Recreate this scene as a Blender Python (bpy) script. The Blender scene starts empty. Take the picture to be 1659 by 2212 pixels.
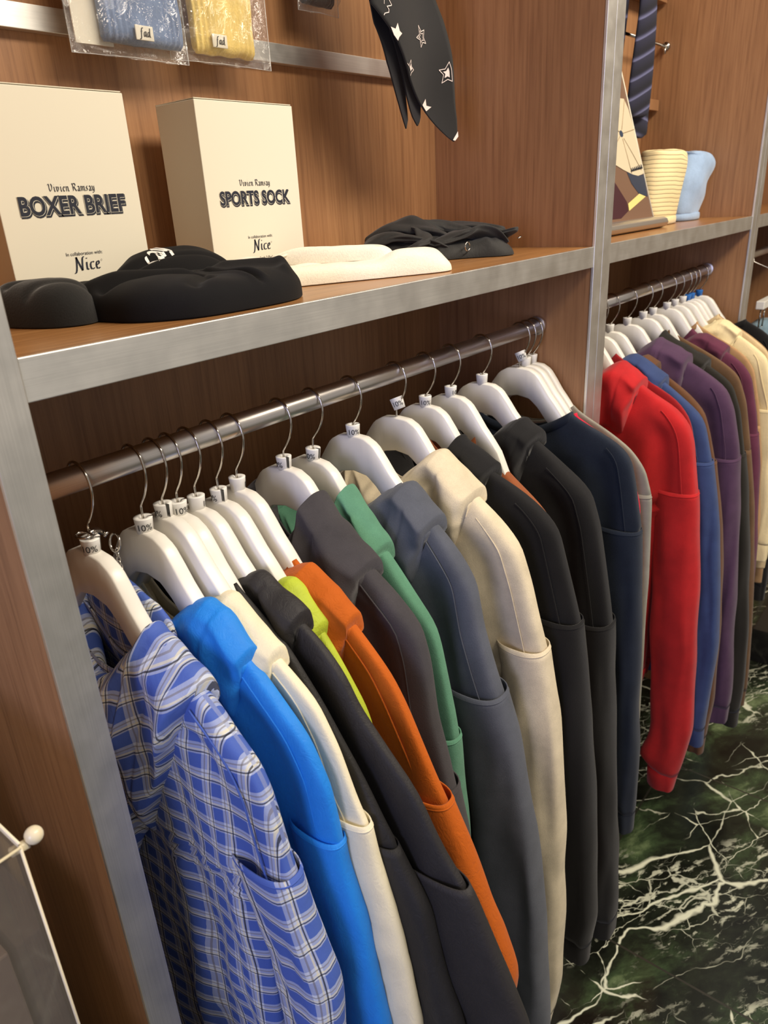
import bpy, bmesh, math, random
import numpy as np
from mathutils import Vector, Matrix, noise

C = bpy.context.scene.collection
R = math.radians
rng = random.Random(7)

# ------------------------------------------------------------------ camera, world, lights
def cam_axes(yaw, pitch, roll):
    f = Vector((math.sin(yaw)*math.cos(pitch), math.cos(yaw)*math.cos(pitch), math.sin(pitch)))
    r = Vector((math.cos(yaw), -math.sin(yaw), 0)); u = r.cross(f)
    return r*math.cos(roll)+u*math.sin(roll), u*math.cos(roll)-r*math.sin(roll), f
cr, cu, cf = cam_axes(R(50.292), R(-22.988), R(-3.268))
cd = bpy.data.cameras.new('camera'); cam = bpy.data.objects.new('camera', cd); C.objects.link(cam)
cam.matrix_world = Matrix(((cr.x, cu.x, -cf.x, 0), (cr.y, cu.y, -cf.y, 0), (cr.z, cu.z, -cf.z, 1.5), (0, 0, 0, 1)))
cd.sensor_fit = 'VERTICAL'; cd.sensor_height = 24.0; cd.lens = 1588.39/2212*24
cd.clip_start = 0.02
cd.dof.use_dof = True; cd.dof.focus_distance = 0.85; cd.dof.aperture_fstop = 6.5
bpy.context.scene.camera = cam

W = bpy.data.worlds.new('world'); bpy.context.scene.world = W; W.use_nodes = True
W.node_tree.nodes['Background'].inputs[0].default_value = (1.0, 0.92, 0.83, 1)
W.node_tree.nodes['Background'].inputs[1].default_value = 0.33

def area(name, loc, target, sx, sy, power, col):
    l = bpy.data.lights.new(name, 'AREA'); l.shape = 'RECTANGLE'; l.size = sx; l.size_y = sy
    l.energy = power; l.color = col
    o = bpy.data.objects.new(name, l); C.objects.link(o); o.location = loc
    o.rotation_euler = (Vector(target)-Vector(loc)).to_track_quat('-Z', 'Y').to_euler()
    return o
area('ceiling_lamp_warm', (0.95, -0.55, 2.65), (0.75, 0.55, 1.1), 1.25, 0.35, 31, (1.0, 0.88, 0.71))
area('ceiling_lamp_far', (2.0, -0.5, 2.65), (1.9, 0.5, 1.1), 0.9, 0.35, 15, (1.0, 0.88, 0.72))
area('shop_window_daylight', (-1.7, -0.25, 1.55), (0.7, 0.45, 1.05), 0.6, 0.9, 18, (0.56, 0.60, 1.0))

vs = bpy.context.scene.view_settings
vs.view_transform = 'Standard'; vs.look = 'None'; vs.exposure = 0.25; vs.gamma = 1; vs.use_curve_mapping = False

# ------------------------------------------------------------------ helpers
def lin(c):
    return tuple(((v/255)/12.92 if v/255 <= 0.04045 else ((v/255+0.055)/1.055)**2.4) for v in c)

def tag(o, label=None, cat=None, group=None, kind=None):
    if label: o['label'] = label
    if cat: o['category'] = cat
    if group: o['group'] = group
    if kind: o['kind'] = kind
    return o

class MB:
    """collects verts and faces of ONE mesh object"""
    def __init__(s): s.v = []; s.f = []; s.uv = []
    def add(s, v, f, uv=None):
        n = len(s.v); s.v += [tuple(map(float, p)) for p in v]; s.f += [tuple(n+i for i in q) for q in f]
        s.uv += list(uv) if uv is not None else [(0, 0)]*len(v)
        return s
    def box(s, x0, x1, y0, y1, z0, z1):
        v = [(x, y, z) for z in (z0, z1) for y in (y0, y1) for x in (x0, x1)]
        return s.add(v, [(0, 2, 3, 1), (4, 5, 7, 6), (0, 1, 5, 4), (2, 6, 7, 3), (0, 4, 6, 2), (1, 3, 7, 5)])
    def tube(s, pts, r, n=10, cap=True, closed=False):
        P = [Vector(p) for p in pts]; m = len(P); rs = r if isinstance(r, (list, tuple)) else [r]*m
        rings = []; ref = None
        for i, p in enumerate(P):
            if closed: t = (P[(i+1) % m]-P[i-1]).normalized()
            else: t = (P[min(i+1, m-1)]-P[max(i-1, 0)]).normalized()
            if ref is None:
                ref = Vector((0, 0, 1)) if abs(t.z) < 0.9 else Vector((1, 0, 0))
            a = (ref-t*ref.dot(t)).normalized(); ref = a; b = t.cross(a)
            rings.append([p+(a*math.cos(2*math.pi*k/n)+b*math.sin(2*math.pi*k/n))*rs[i] for k in range(n)])
        v = [q for rg in rings for q in rg]; f = []
        for i in range(m if closed else m-1):
            j = (i+1) % m
            for k in range(n):
                f.append((i*n+k, i*n+(k+1) % n, j*n+(k+1) % n, j*n+k))
        if cap and not closed:
            f.append(tuple(range(n-1, -1, -1))); f.append(tuple((m-1)*n+k for k in range(n)))
        return s.add(v, f)
    def grid(s, rows, close_u=False, cap0=False, cap1=False, uv=None):
        m = len(rows); n = len(rows[0]); f = []
        for i in range(m-1):
            for k in range(n if close_u else n-1):
                f.append((i*n+k, i*n+(k+1) % n, (i+1)*n+(k+1) % n, (i+1)*n+k))
        if cap0: f.append(tuple(range(n-1, -1, -1)))
        if cap1: f.append(tuple((m-1)*n+k for k in range(n)))
        return s.add([p for r_ in rows for p in r_], f, [q for r_ in uv for q in r_] if uv else None)
    def lathe(s, prof, c, n=24):
        rows = [[(c[0]+r*math.cos(2*math.pi*k/n), c[1]+r*math.sin(2*math.pi*k/n), c[2]+z) for k in range(n)] for r, z in prof]
        return s.grid(rows, True, True, True)
    def build(s, name, mat, parent=None, smooth=True, bevel=0, sub=0, solid=0, fix=True):
        me = bpy.data.meshes.new(name); me.from_pydata(s.v, [], s.f); me.update()
        uvl = me.uv_layers.new(name='uv')
        li = np.empty(len(me.loops), dtype=np.int32); me.loops.foreach_get('vertex_index', li)
        uvl.data.foreach_set('uv', np.array(s.uv, dtype=np.float32)[li].ravel())
        if fix:
            bm = bmesh.new(); bm.from_mesh(me); bmesh.ops.recalc_face_normals(bm, faces=bm.faces); bm.to_mesh(me); bm.free()
        if smooth: me.polygons.foreach_set('use_smooth', [True]*len(me.polygons))
        me.materials.append(mat)
        o = bpy.data.objects.new(name, me); C.objects.link(o)
        if parent: o.parent = parent; o.matrix_parent_inverse = parent.matrix_world.inverted()
        if solid:
            md = o.modifiers.new('s', 'SOLIDIFY'); md.thickness = solid; md.offset = 0
        if bevel:
            md = o.modifiers.new('b', 'BEVEL'); md.width = bevel; md.segments = 2; md.limit_method = 'ANGLE'
            md.harden_normals = False
        if sub:
            md = o.modifiers.new('u', 'SUBSURF'); md.levels = sub; md.render_levels = sub
        return o

def box(name, mat, x0, x1, y0, y1, z0, z1, parent=None, bevel=0.0008):
    return MB().box(x0, x1, y0, y1, z0, z1).build(name, mat, parent, smooth=False, bevel=bevel)

def empty(name, loc, label=None, cat=None, group=None, rz=0):
    o = bpy.data.objects.new(name, None); C.objects.link(o); o.location = loc; o.rotation_euler = (0, 0, rz)
    o.empty_display_size = 0.02
    o.matrix_world = Matrix.Translation(loc) @ Matrix.Rotation(rz, 4, 'Z')
    return tag(o, label, cat, group)

def copy_tree(o, parent=None):
    c = o.copy(); C.objects.link(c)
    if parent: c.parent = parent
    for ch in list(o.children): copy_tree(ch, c)
    return c

def smooth(t): t = max(0., min(1., t)); return t*t*(3-2*t)
def lerp(a, b, t): return a+(b-a)*t
def nz(x, y, z): return noise.noise(Vector((x, y, z)))

# ------------------------------------------------------------------ materials
def mat(name):
    m = bpy.data.materials.new(name); m.use_nodes = True
    return m, m.node_tree.nodes, m.node_tree.links, m.node_tree.nodes['Principled BSDF']

def plain(name, rgb, rough=0.5, metal=0.0, spec=0.5, coat=0.0):
    m, n, l, b = mat(name)
    b.inputs['Base Color'].default_value = (*lin(rgb), 1); b.inputs['Roughness'].default_value = rough
    b.inputs['Metallic'].default_value = metal; b.inputs['Specular IOR Level'].default_value = spec
    b.inputs['Coat Weight'].default_value = coat
    return m

def texco(n, l, scale, kind='Object', rot=(0, 0, 0)):
    tc = n.new('ShaderNodeTexCoord'); mp = n.new('ShaderNodeMapping'); mp.inputs['Scale'].default_value = scale
    mp.inputs['Rotation'].default_value = rot
    l.new(tc.outputs[kind], mp.inputs[0]); return mp.outputs[0]
def noise_tex(n, l, vec, scale, detail=4, rough=0.55, dist=0):
    t = n.new('ShaderNodeTexNoise'); t.inputs['Scale'].default_value = scale; t.inputs['Detail'].default_value = detail
    t.inputs['Roughness'].default_value = rough; t.inputs['Distortion'].default_value = dist
    l.new(vec, t.inputs['Vector']); return t.outputs['Fac']
def ramp(n, l, fac, stops, interp='LINEAR'):
    r = n.new('ShaderNodeValToRGB'); r.color_ramp.interpolation = interp
    e = r.color_ramp.elements
    while len(e) < len(stops): e.new(0.5)
    for el, (p, c) in zip(e, stops): el.position = p; el.color = (*c, 1) if len(c) == 3 else c
    l.new(fac, r.inputs[0]); return r.outputs[0]
def mixc(n, l, a, b, fac, mode='MIX'):
    m = n.new('ShaderNodeMix'); m.data_type = 'RGBA'; m.blend_type = mode
    for v, s in ((fac, m.inputs[0]), (a, m.inputs[6]), (b, m.inputs[7])):
        if hasattr(v, 'is_linked'): l.new(v, s)
        else: s.default_value = v if isinstance(v, (int, float)) else (*v, 1)
    return m.outputs[2]
def math_(n, l, op, a, b=None):
    m = n.new('ShaderNodeMath'); m.operation = op
    for v, s in ((a, m.inputs[0]), (b, m.inputs[1])):
        if v is None: continue
        if hasattr(v, 'is_linked'): l.new(v, s)
        else: s.default_value = v
    return m.outputs[0]
def bump(n, l, b, h, strength, dist=0.001):
    bp = n.new('ShaderNodeBump'); bp.inputs['Strength'].default_value = strength; bp.inputs['Distance'].default_value = dist
    l.new(h, bp.inputs['Height']); l.new(bp.outputs[0], b.inputs['Normal'])

def wood(name, c0, c1, c2, rough=0.42, axis='z'):
    m, n, l, b = mat(name)
    s = {'z': (1, 1, 0.035), 'x': (0.035, 1, 1)}[axis]
    v = texco(n, l, s)
    g = noise_tex(n, l, v, 170, 5, 0.65)
    s2 = {'z': (1, 1, 0.12), 'x': (0.12, 1, 1)}[axis]
    big = noise_tex(n, l, texco(n, l, s2), 9, 3, 0.5, 0.6)
    col = ramp(n, l, g, [(0.30, lin(c0)), (0.52, lin(c1)), (0.72, lin(c2))])
    tint = ramp(n, l, big, [(0.35, (0.80, 0.75, 0.70)), (0.65, (1.05, 1.03, 1.0))])
    col = mixc(n, l, col, tint, 0.8, 'MULTIPLY')
    pore = ramp(n, l, noise_tex(n, l, texco(n, l, {'z': (1, 1, 0.02), 'x': (0.02, 1, 1)}[axis]), 420, 2, 0.5), [(0.28, (0.70, 0.66, 0.62)), (0.38, (1, 1, 1))])
    col = mixc(n, l, col, pore, 0.55, 'MULTIPLY')
    l.new(col, b.inputs['Base Color']); b.inputs['Roughness'].default_value = rough
    bump(n, l, b, g, 0.12, 0.0006)
    return m

def brushed(name, rgb, axis='z', rough=0.44):
    m, n, l, b = mat(name)
    s = {'z': (1, 1, 0.01), 'x': (0.01, 1, 1)}[axis]
    g = noise_tex(n, l, texco(n, l, s), 900, 3)
    blot = noise_tex(n, l, texco(n, l, (1, 1, 1)), 22, 4, 0.6)
    col = ramp(n, l, g, [(0.3, tuple(v*0.88 for v in lin(rgb))), (0.7, lin(rgb))])
    col = mixc(n, l, col, ramp(n, l, blot, [(0.35, (0.92, 0.92, 0.92)), (0.6, (1, 1, 1))]), 0.6, 'MULTIPLY')
    l.new(col, b.inputs['Base Color']); b.inputs['Metallic'].default_value = 1.0
    rr = ramp(n, l, blot, [(0.3, (rough*0.88,)*3), (0.7, (rough*1.10,)*3)])
    l.new(rr, b.inputs['Roughness'])
    bump(n, l, b, g, 0.05, 0.0003)
    return m

def fabric(name, rgb, rough=0.92, nap=900, strength=0.35, wrinkle=0.0, sheen=0.25, vary=0.12, spec=0.2):
    m, n, l, b = mat(name)
    v = texco(n, l, (1, 1, 1))
    f = noise_tex(n, l, v, nap, 3, 0.7)
    blot = noise_tex(n, l, v, 28, 4, 0.6)
    c = lin(rgb)
    col = ramp(n, l, blot, [(0.3, tuple(x*(1-vary) for x in c)), (0.7, tuple(min(1, x*(1+vary)) for x in c))])
    col = mixc(n, l, col, ramp(n, l, f, [(0.3, (0.82,)*3), (0.7, (1.1,)*3)]), 0.5, 'MULTIPLY')
    l.new(col, b.inputs['Base Color']); b.inputs['Roughness'].default_value = rough
    b.inputs['Specular IOR Level'].default_value = spec
    b.inputs['Sheen Weight'].default_value = sheen; b.inputs['Sheen Roughness'].default_value = 0.5
    h = f
    if wrinkle:
        w = noise_tex(n, l, texco(n, l, (1, 1, 0.6)), 75, 5, 0.62, 1.4)
        wr = math_(n, l, 'ABSOLUTE', math_(n, l, 'SUBTRACT', w, 0.5))
        h = math_(n, l, 'ADD', math_(n, l, 'MULTIPLY', f, 0.12), math_(n, l, 'MULTIPLY', wr, -wrinkle*4))
        bump(n, l, b, h, min(1, strength*1.8), 0.0022)
    else:
        bump(n, l, b, h, strength, 0.0009)
    return m

def plaid_mat():
    m, n, l, b = mat('plaid cotton')
    tc = n.new('ShaderNodeTexCoord'); sp = n.new('ShaderNodeSeparateXYZ'); l.new(tc.outputs['UV'], sp.inputs[0])
    blue, white, cream, black, grey = lin((72, 98, 178)), lin((194, 202, 222)), lin((222, 214, 178)), lin((18, 20, 34)), lin((112, 104, 100))
    def frac(sock, per, off): return math_(n, l, 'FRACT', math_(n, l, 'ADD', math_(n, l, 'DIVIDE', sock, per), off))
    K, Z = (1,)*3, (0,)*3
    layers = []
    for sock, per, off in ((sp.outputs[0], 0.0235, 10.2), (sp.outputs[1], 0.0265, 10.05)):
        t = frac(sock, per, off)
        layers.append((ramp(n, l, t, [(0, blue), (.50, white), (.96, blue)], 'CONSTANT'),
                       ramp(n, l, t, [(0, Z), (.555, K), (.605, Z)], 'CONSTANT'),
                       ramp(n, l, t, [(0, Z), (.80, K), (.85, Z)], 'CONSTANT'),
                       ramp(n, l, t, [(0, Z), (.63, K), (.69, Z)], 'CONSTANT')))
    col = mixc(n, l, layers[0][0], layers[1][0], 0.5)
    for i in (0, 1): col = mixc(n, l, col, cream, math_(n, l, 'MULTIPLY', layers[i][3], .6))
    for i in (0, 1): col = mixc(n, l, col, grey, math_(n, l, 'MULTIPLY', layers[i][2], .60))
    for i in (0, 1): col = mixc(n, l, col, black, math_(n, l, 'MULTIPLY', layers[i][1], .85))
    l.new(col, b.inputs['Base Color']); b.inputs['Roughness'].default_value = 0.7; b.inputs['Specular IOR Level'].default_value = 0.3
    w = noise_tex(n, l, texco(n, l, (1, 1, 0.6)), 70, 4, 0.6, 1.2)
    bump(n, l, b, w, 0.35, 0.002)
    return m

def marble():
    m, n, l, b = mat('green marble')
    tc = n.new('ShaderNodeTexCoord')
    def co(rot, long, dscale, damt, off=0, det=2):
        mp = n.new('ShaderNodeMapping'); mp.vector_type = 'TEXTURE'; mp.inputs['Rotation'].default_value = (0, 0, R(rot)); mp.inputs['Scale'].default_value = (long, 1, 1)
        mp.inputs['Location'].default_value = (off, off*0.7, 0)
        t = n.new('ShaderNodeTexNoise'); t.inputs['Scale'].default_value = dscale; t.inputs['Detail'].default_value = det; t.inputs['Roughness'].default_value = 0.5
        l.new(tc.outputs['Object'], t.inputs['Vector'])
        vm = n.new('ShaderNodeVectorMath'); vm.operation = 'SCALE'; vm.inputs[3].default_value = damt; l.new(t.outputs['Color'], vm.inputs[0])
        va = n.new('ShaderNodeVectorMath'); va.operation = 'ADD'; l.new(tc.outputs['Object'], va.inputs[0]); l.new(vm.outputs[0], va.inputs[1])
        l.new(va.outputs[0], mp.inputs[0])
        return mp.outputs[0]
    def vein(vec, scale, width, mod, lo=0.42, hi=0.66):
        t = n.new('ShaderNodeTexVoronoi'); t.feature = 'DISTANCE_TO_EDGE'; t.inputs['Scale'].default_value = scale
        l.new(vec, t.inputs['Vector'])
        wv = ramp(n, l, mod, [(lo, (0.10,)*3), (hi-.10, (0.32,)*3), (hi, (1,)*3)])
        d = math_(n, l, 'DIVIDE', t.outputs['Distance'], math_(n, l, 'MULTIPLY', wv, width))
        return mixc(n, l, ramp(n, l, d, [(0.30, (1,)*3), (1.0, (0, 0, 0))]), ramp(n, l, mod, [(lo-.05, (0.0,)*3), (lo+.06, (1,)*3)]), 1.0, 'MULTIPLY')
    obj = texco(n, l, (1, 1, 1))
    m1 = noise_tex(n, l, co(-25, 2.0, 4, .1, 1), 5.5, 4, .6)
    m2 = noise_tex(n, l, co(-25, 2.0, 4, .1, 4), 8, 4, .6)
    m3 = noise_tex(n, l, co(-25, 1.6, 4, .1, 9), 4, 4, .6)
    v1 = vein(co(-27, 3.2, 5, .10, 0, 4), 5.0, .050, m1, .47, .74)
    v2 = vein(co(-22, 3.4, 9, .06, 3, 4), 10.5, .050, m2, .50, .76)
    v4 = vein(co(-112, 2.6, 7, .09, 6, 4), 4.6, .034, m2, .52, .72)
    fl = ramp(n, l, noise_tex(n, l, co(-28, 3.5, 20, .03, 2), 60, 4, .65), [(.55, (0,)*3), (.63, (1,)*3)])
    flm = ramp(n, l, m3, [(.46, (0,)*3), (.60, (.8,)*3)])
    v5 = vein(co(-40, 2.2, 14, .05, 8, 3), 24, .09, m3, .56, .74)
    veins = mixc(n, l, mixc(n, l, v1, v2, 1.0, 'LIGHTEN'), v4, 1.0, 'LIGHTEN')
    veins = mixc(n, l, veins, mixc(n, l, mixc(n, l, fl, flm, 1.0, 'MULTIPLY'), mixc(n, l, v5, (.7, .7, .7), 1.0, 'MULTIPLY'), 1.0, 'LIGHTEN'), 1.0, 'LIGHTEN')
    base = ramp(n, l, noise_tex(n, l, co(-25, 2.0, 5, .12, 2, 4), 6.5, 8, .66),
                [(0.40, lin((20, 22, 17))), (0.51, lin((38, 43, 32))), (0.60, lin((62, 78, 52))), (0.72, lin((132, 150, 106)))])
    col = mixc(n, l, base, lin((232, 234, 206)), veins)
    sp = n.new('ShaderNodeSeparateXYZ'); l.new(tc.outputs['Object'], sp.inputs[0])
    j = math_(n, l, 'FRACT', math_(n, l, 'DIVIDE', math_(n, l, 'ADD', sp.outputs[0], -1.118+6.1), 0.61))
    jl = ramp(n, l, j, [(0.0, (1,)*3), (0.006, (0,)*3)], 'CONSTANT')
    j2 = math_(n, l, 'FRACT', math_(n, l, 'DIVIDE', math_(n, l, 'ADD', sp.outputs[1], 0.16+6.1), 0.61))
    jl2 = ramp(n, l, j2, [(0.0, (1,)*3), (0.006, (0,)*3)], 'CONSTANT')
    col = mixc(n, l, col, lin((58, 56, 48)), mixc(n, l, jl, jl2, 1.0, 'LIGHTEN'))
    l.new(col, b.inputs['Base Color']); b.inputs['Roughness'].default_value = 0.16
    return m

def clear(name, tint, rough=0.05, alpha=0.25, wr=0.0, shine=0.0):
    m, n, l, b = mat(name)
    out = n['Material Output']
    tr = n.new('ShaderNodeBsdfTransparent'); tr.inputs[0].default_value = (*tint, 1)
    gl = n.new('ShaderNodeBsdfGlossy'); gl.inputs['Roughness'].default_value = rough
    df = n.new('ShaderNodeBsdfDiffuse'); df.inputs[0].default_value = (*tint, 1)
    fr = n.new('ShaderNodeFresnel'); fr.inputs[0].default_value = 1.5
    mx = n.new('ShaderNodeMixShader'); ge = n.new('ShaderNodeNewGeometry'); ff = math_(n, l, 'MULTIPLY', fr.outputs[0], math_(n, l, 'SUBTRACT', 1.0, ge.outputs['Backfacing'])); ff = math_(n, l, 'ADD', ff, shine); l.new(ff, mx.inputs[0]); l.new(tr.outputs[0], mx.inputs[1]); l.new(gl.outputs[0], mx.inputs[2])
    m2 = n.new('ShaderNodeMixShader'); m2.inputs[0].default_value = alpha; l.new(mx.outputs[0], m2.inputs[1]); l.new(df.outputs[0], m2.inputs[2])
    if wr:
        w = noise_tex(n, l, texco(n, l, (1, 1, 0.5)), 60, 4, 0.6, 2.0)
        bp = n.new('ShaderNodeBump'); bp.inputs['Strength'].default_value = wr; bp.inputs['Distance'].default_value = 0.006
        l.new(w, bp.inputs['Height']); l.new(bp.outputs[0], gl.inputs['Normal']); l.new(bp.outputs[0], fr.inputs['Normal'])
    l.new(m2.outputs[0], out.inputs[0])
    return m

WOOD = wood('veneer', (136, 97, 66), (158, 116, 80), (168, 126, 88))
WOODX = wood('veneer shelf', (136, 94, 56), (164, 118, 72), (176, 130, 82), 0.3, 'x')
ALU = brushed('brushed aluminium upright', (236, 233, 227))
ALUX = brushed('brushed aluminium edge', (238, 236, 231), 'x')
STEEL = brushed('steel tube', (222, 216, 212), 'x', 0.33)
CHROME = plain('chrome wire', (190, 184, 176), 0.16, 1.0)
WHITE = plain('white hanger plastic', (232, 228, 220), 0.32, 0, 0.5)
CLIP = plain('white clip plastic', (238, 236, 232), 0.35)
CLIPB = plain('blue clip plastic', (40, 110, 190), 0.35)
INK = plain('black ink', (20, 20, 26), 0.7)
INKB = plain('navy ink', (24, 28, 44), 0.7)
PAPER = plain('cream carton', (222, 215, 196), 0.75)
PAPERIN = plain('carton inside', (150, 132, 108), 0.8)

# ------------------------------------------------------------------ room shell
FRONT, BACK, SH0, SH1 = 0.50, 0.795, 1.385, 1.4153
TOP = 2.36
tag(MB().box(-2.6, 4.2, -2.2, 0.86, -0.04, 0).build('floor', marble(), None, False), kind='structure')
WALLM = plain('painted wall', (196, 178, 150), 0.8)
tag(box('wall_back', WALLM, -2.6, 4.2, 0.83, 0.86, 0, 2.85), kind='structure')
tag(box('wall_right', WALLM, 4.17, 4.2, -2.2, 0.83, 0, 2.85), kind='structure')

# ------------------------------------------------------------------ shelving units
def unit(x0, x1, label, left_panel, right_post, bar):
    t = empty('shelving_unit', (x0, BACK, 0), label, 'shelving', 'wood and aluminium shelving bays')
    p = 0.0305
    for (a, b_), on in (((x0-p, x0), left_panel), ((x1, x1+p), True)):
        if not on: continue
        box('side_panel', WOOD, a+0.0005, b_-0.0005, FRONT+0.004, BACK+0.02, 0, TOP, t, 0)
        MB().box(a, b_, FRONT-0.001, FRONT+0.0035, 0.002, TOP).build('upright_trim', ALU, t, False, 0.0006)
    box('back_panel', WOOD, x0, x1, BACK, BACK+0.02, 0, TOP, t, 0)
    s = box('shelf', WOODX, x0+0.0004, x1-0.0004, FRONT+0.004, BACK-0.0005, SH0, SH1, t, 0)
    MB().box(x0+0.0003, x1-0.0003, FRONT, FRONT+0.004, SH0, SH1+0.0004).build('edge_trim', ALUX, s, False, 0.0006)
    box('top_panel', WOOD, x0, x1, FRONT+0.004, BACK, TOP-0.02, TOP, t, 0)
    box('bottom_panel', plain('dark kick board', (30, 24, 20), 0.5), x0, x1, BACK-0.02, BACK-0.001, 0.0, 0.10, t, 0)
    rail = MB().tube([(x0+0.002, 0.5925, 1.291), (x1-0.002, 0.5925, 1.291)], 0.0118, 28).build('hanging_rail', STEEL, t)
    for xx in (x0, x1):
        sg = 1 if xx == x0 else -1
        MB().tube([(xx+sg*0.0008, 0.5925, 1.291), (xx+sg*0.007, 0.5925, 1.291)], 0.0158, 28).build('rail_socket', STEEL, rail, True, 0.0006)
    if bar:
        MB().box(x0+0.0005, x1-0.0005, BACK-0.012, BACK-0.0005, 1.669, 1.691).build('wall_bar', ALUX, t, False, 0.0006)
    return t
unit(0.2292, 1.1485, 'nearest shelving bay with the two cream boxes on its shelf', True, True, True)
u2 = unit(1.2105, 2.077, 'middle shelving bay holding the beanies and the red hoodie', True, True, False)
unit(2.139, 3.02, 'farthest shelving bay with pale denim at the right picture edge', True, True, False)
for z in (1.668, 1.895):
    box('wooden_batten', WOOD, 1.215, 2.0725, BACK-0.042, BACK-0.0005, z, z+0.024, u2)
pg = MB().tube([(2.0765, 0.747, 1.806), (1.80, 0.747, 1.806)], 0.0032, 12).build('peg_rod', CHROME, u2)
MB().tube([(2.0765, 0.747, 1.806), (2.068, 0.747, 1.806)], 0.009, 16).build('peg_flange', CHROME, pg)
MB().tube([(2.066, 0.747, 1.804), (2.066, 0.747, 1.790)], 0.003, 10).build('grub_screw', CHROME, pg)

# ------------------------------------------------------------------ lettering
def text_mesh(s, width, weight=0.0, shear=0.0, height=None):
    """flat outlines in the xy plane, centred on x, baseline at y = 0"""
    cu_ = bpy.data.curves.new('lettering', 'FONT'); cu_.body = s; cu_.align_x = 'CENTER'; cu_.offset = weight; cu_.shear = shear
    cu_.resolution_u = 4
    o = bpy.data.objects.new('lettering', cu_); C.objects.link(o)
    bpy.context.view_layer.update()
    me = bpy.data.meshes.new_from_object(o.evaluated_get(bpy.context.evaluated_depsgraph_get()))
    bpy.data.objects.remove(o); bpy.data.curves.remove(cu_)
    v = np.array([q.co[:] for q in me.vertices]); f = [tuple(p.vertices) for p in me.polygons]
    w = v[:, 0].max()-v[:, 0].min(); sc = width/w
    v[:, 0] = (v[:, 0]-(v[:, 0].max()+v[:, 0].min())/2)*sc; v[:, 1] *= (sc if height is None else height/(v[:, 1].max()-0))
    bpy.data.meshes.remove(me)
    return v, f

NIB = {  # pen strokes on a unit grid: x-height 1, ascender 1.6
 'V': (1.25, [[(0.0,1.35),(0.15,1.6),(0.35,1.45),(0.3,0.5),(0.55,0.0),(0.95,0.6),(1.0,1.25),(0.8,1.6)]]),
 'R': (1.2, [[(0.0,1.5),(0.25,1.6),(0.3,0.1),(0.1,0.0)],[(0.3,1.5),(0.7,1.6),(0.95,1.3),(0.8,0.95),(0.4,0.85)],[(0.55,0.85),(0.8,0.3),(1.05,0.0)]]),
 'i': (0.62, [[(0.1,0.9),(0.25,1.0),(0.25,0.1),(0.42,0.0)],[(0.2,1.35),(0.32,1.45)]]),
 'v': (0.95, [[(0.05,0.95),(0.22,1.0),(0.22,0.2),(0.42,0.0),(0.65,0.3),(0.65,0.8),(0.5,1.0)]]),
 'e': (0.75, [[(0.6,0.15),(0.4,0.0),(0.18,0.2),(0.18,0.8),(0.42,1.0),(0.6,0.75),(0.25,0.5)]]),
 'n': (1.0, [[(0.08,0.95),(0.22,1.0),(0.22,0.0)],[(0.25,0.8),(0.5,1.0),(0.65,0.85),(0.65,0.1),(0.82,0.0)]]),
 'a': (0.85, [[(0.2,0.95),(0.45,1.0),(0.6,0.8),(0.6,0.1),(0.78,0.0)],[(0.6,0.55),(0.25,0.45),(0.2,0.1),(0.45,0.0),(0.6,0.2)]]),
 'm': (1.3, [[(0.08,0.95),(0.22,1.0),(0.22,0.0)],[(0.25,0.8),(0.48,1.0),(0.62,0.85),(0.62,0.0)],[(0.66,0.8),(0.88,1.0),(1.02,0.85),(1.02,0.1),(1.18,0.0)]]),
 's': (0.7, [[(0.55,0.9),(0.35,1.0),(0.15,0.75),(0.5,0.4),(0.4,0.05),(0.1,0.1)]]),
 'y': (0.85, [[(0.05,0.95),(0.22,1.0),(0.22,0.2),(0.42,0.0),(0.62,0.2)],[(0.62,1.0),(0.62,-0.1),(0.4,-0.45),(0.15,-0.3)]]),
 'N': (1.45, [[(-0.15,-0.25),(0.1,-0.15),(0.3,0.6),(0.42,1.6)],[(0.36,1.6),(0.62,0.9),(0.95,0.02)],[(0.95,0.02),(1.1,1.0),(1.2,1.5),(1.42,1.62)]]),
 'I': (0.5, [[(0.22,0.95),(0.15,0.3),(0.2,0.02),(0.38,0.15)],[(0.25,1.35),(0.33,1.42)]]),
 'c': (0.8, [[(0.7,0.85),(0.5,1.0),(0.2,0.75),(0.15,0.3),(0.35,0.0),(0.65,0.2)]]),
 'E': (0.75, [[(0.15,0.5),(0.55,0.6),(0.6,0.9),(0.4,1.0),(0.18,0.7),(0.15,0.25),(0.35,0.0),(0.62,0.2)]]),
 'f': (0.7, [[(-0.25,-0.4),(-0.1,-0.5),(0.1,-0.3),(0.25,0.6),(0.35,1.3),(0.55,1.6),(0.72,1.45)],[(0.05,0.9),(0.55,0.95)]]),
 'A': (0.85, [[(0.65,0.85),(0.45,1.0),(0.2,0.7),(0.12,0.2),(0.28,0.0),(0.55,0.4),(0.68,0.95)],[(0.68,0.95),(0.6,0.25),(0.72,0.0),(0.85,0.1)]]),
 'd': (0.9, [[(0.65,0.85),(0.45,1.0),(0.2,0.7),(0.12,0.2),(0.28,0.0),(0.55,0.4),(0.66,0.9)],[(0.78,1.6),(0.62,0.3),(0.72,0.0),(0.86,0.1)]]),
 ' ': (0.6, []),
}
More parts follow.
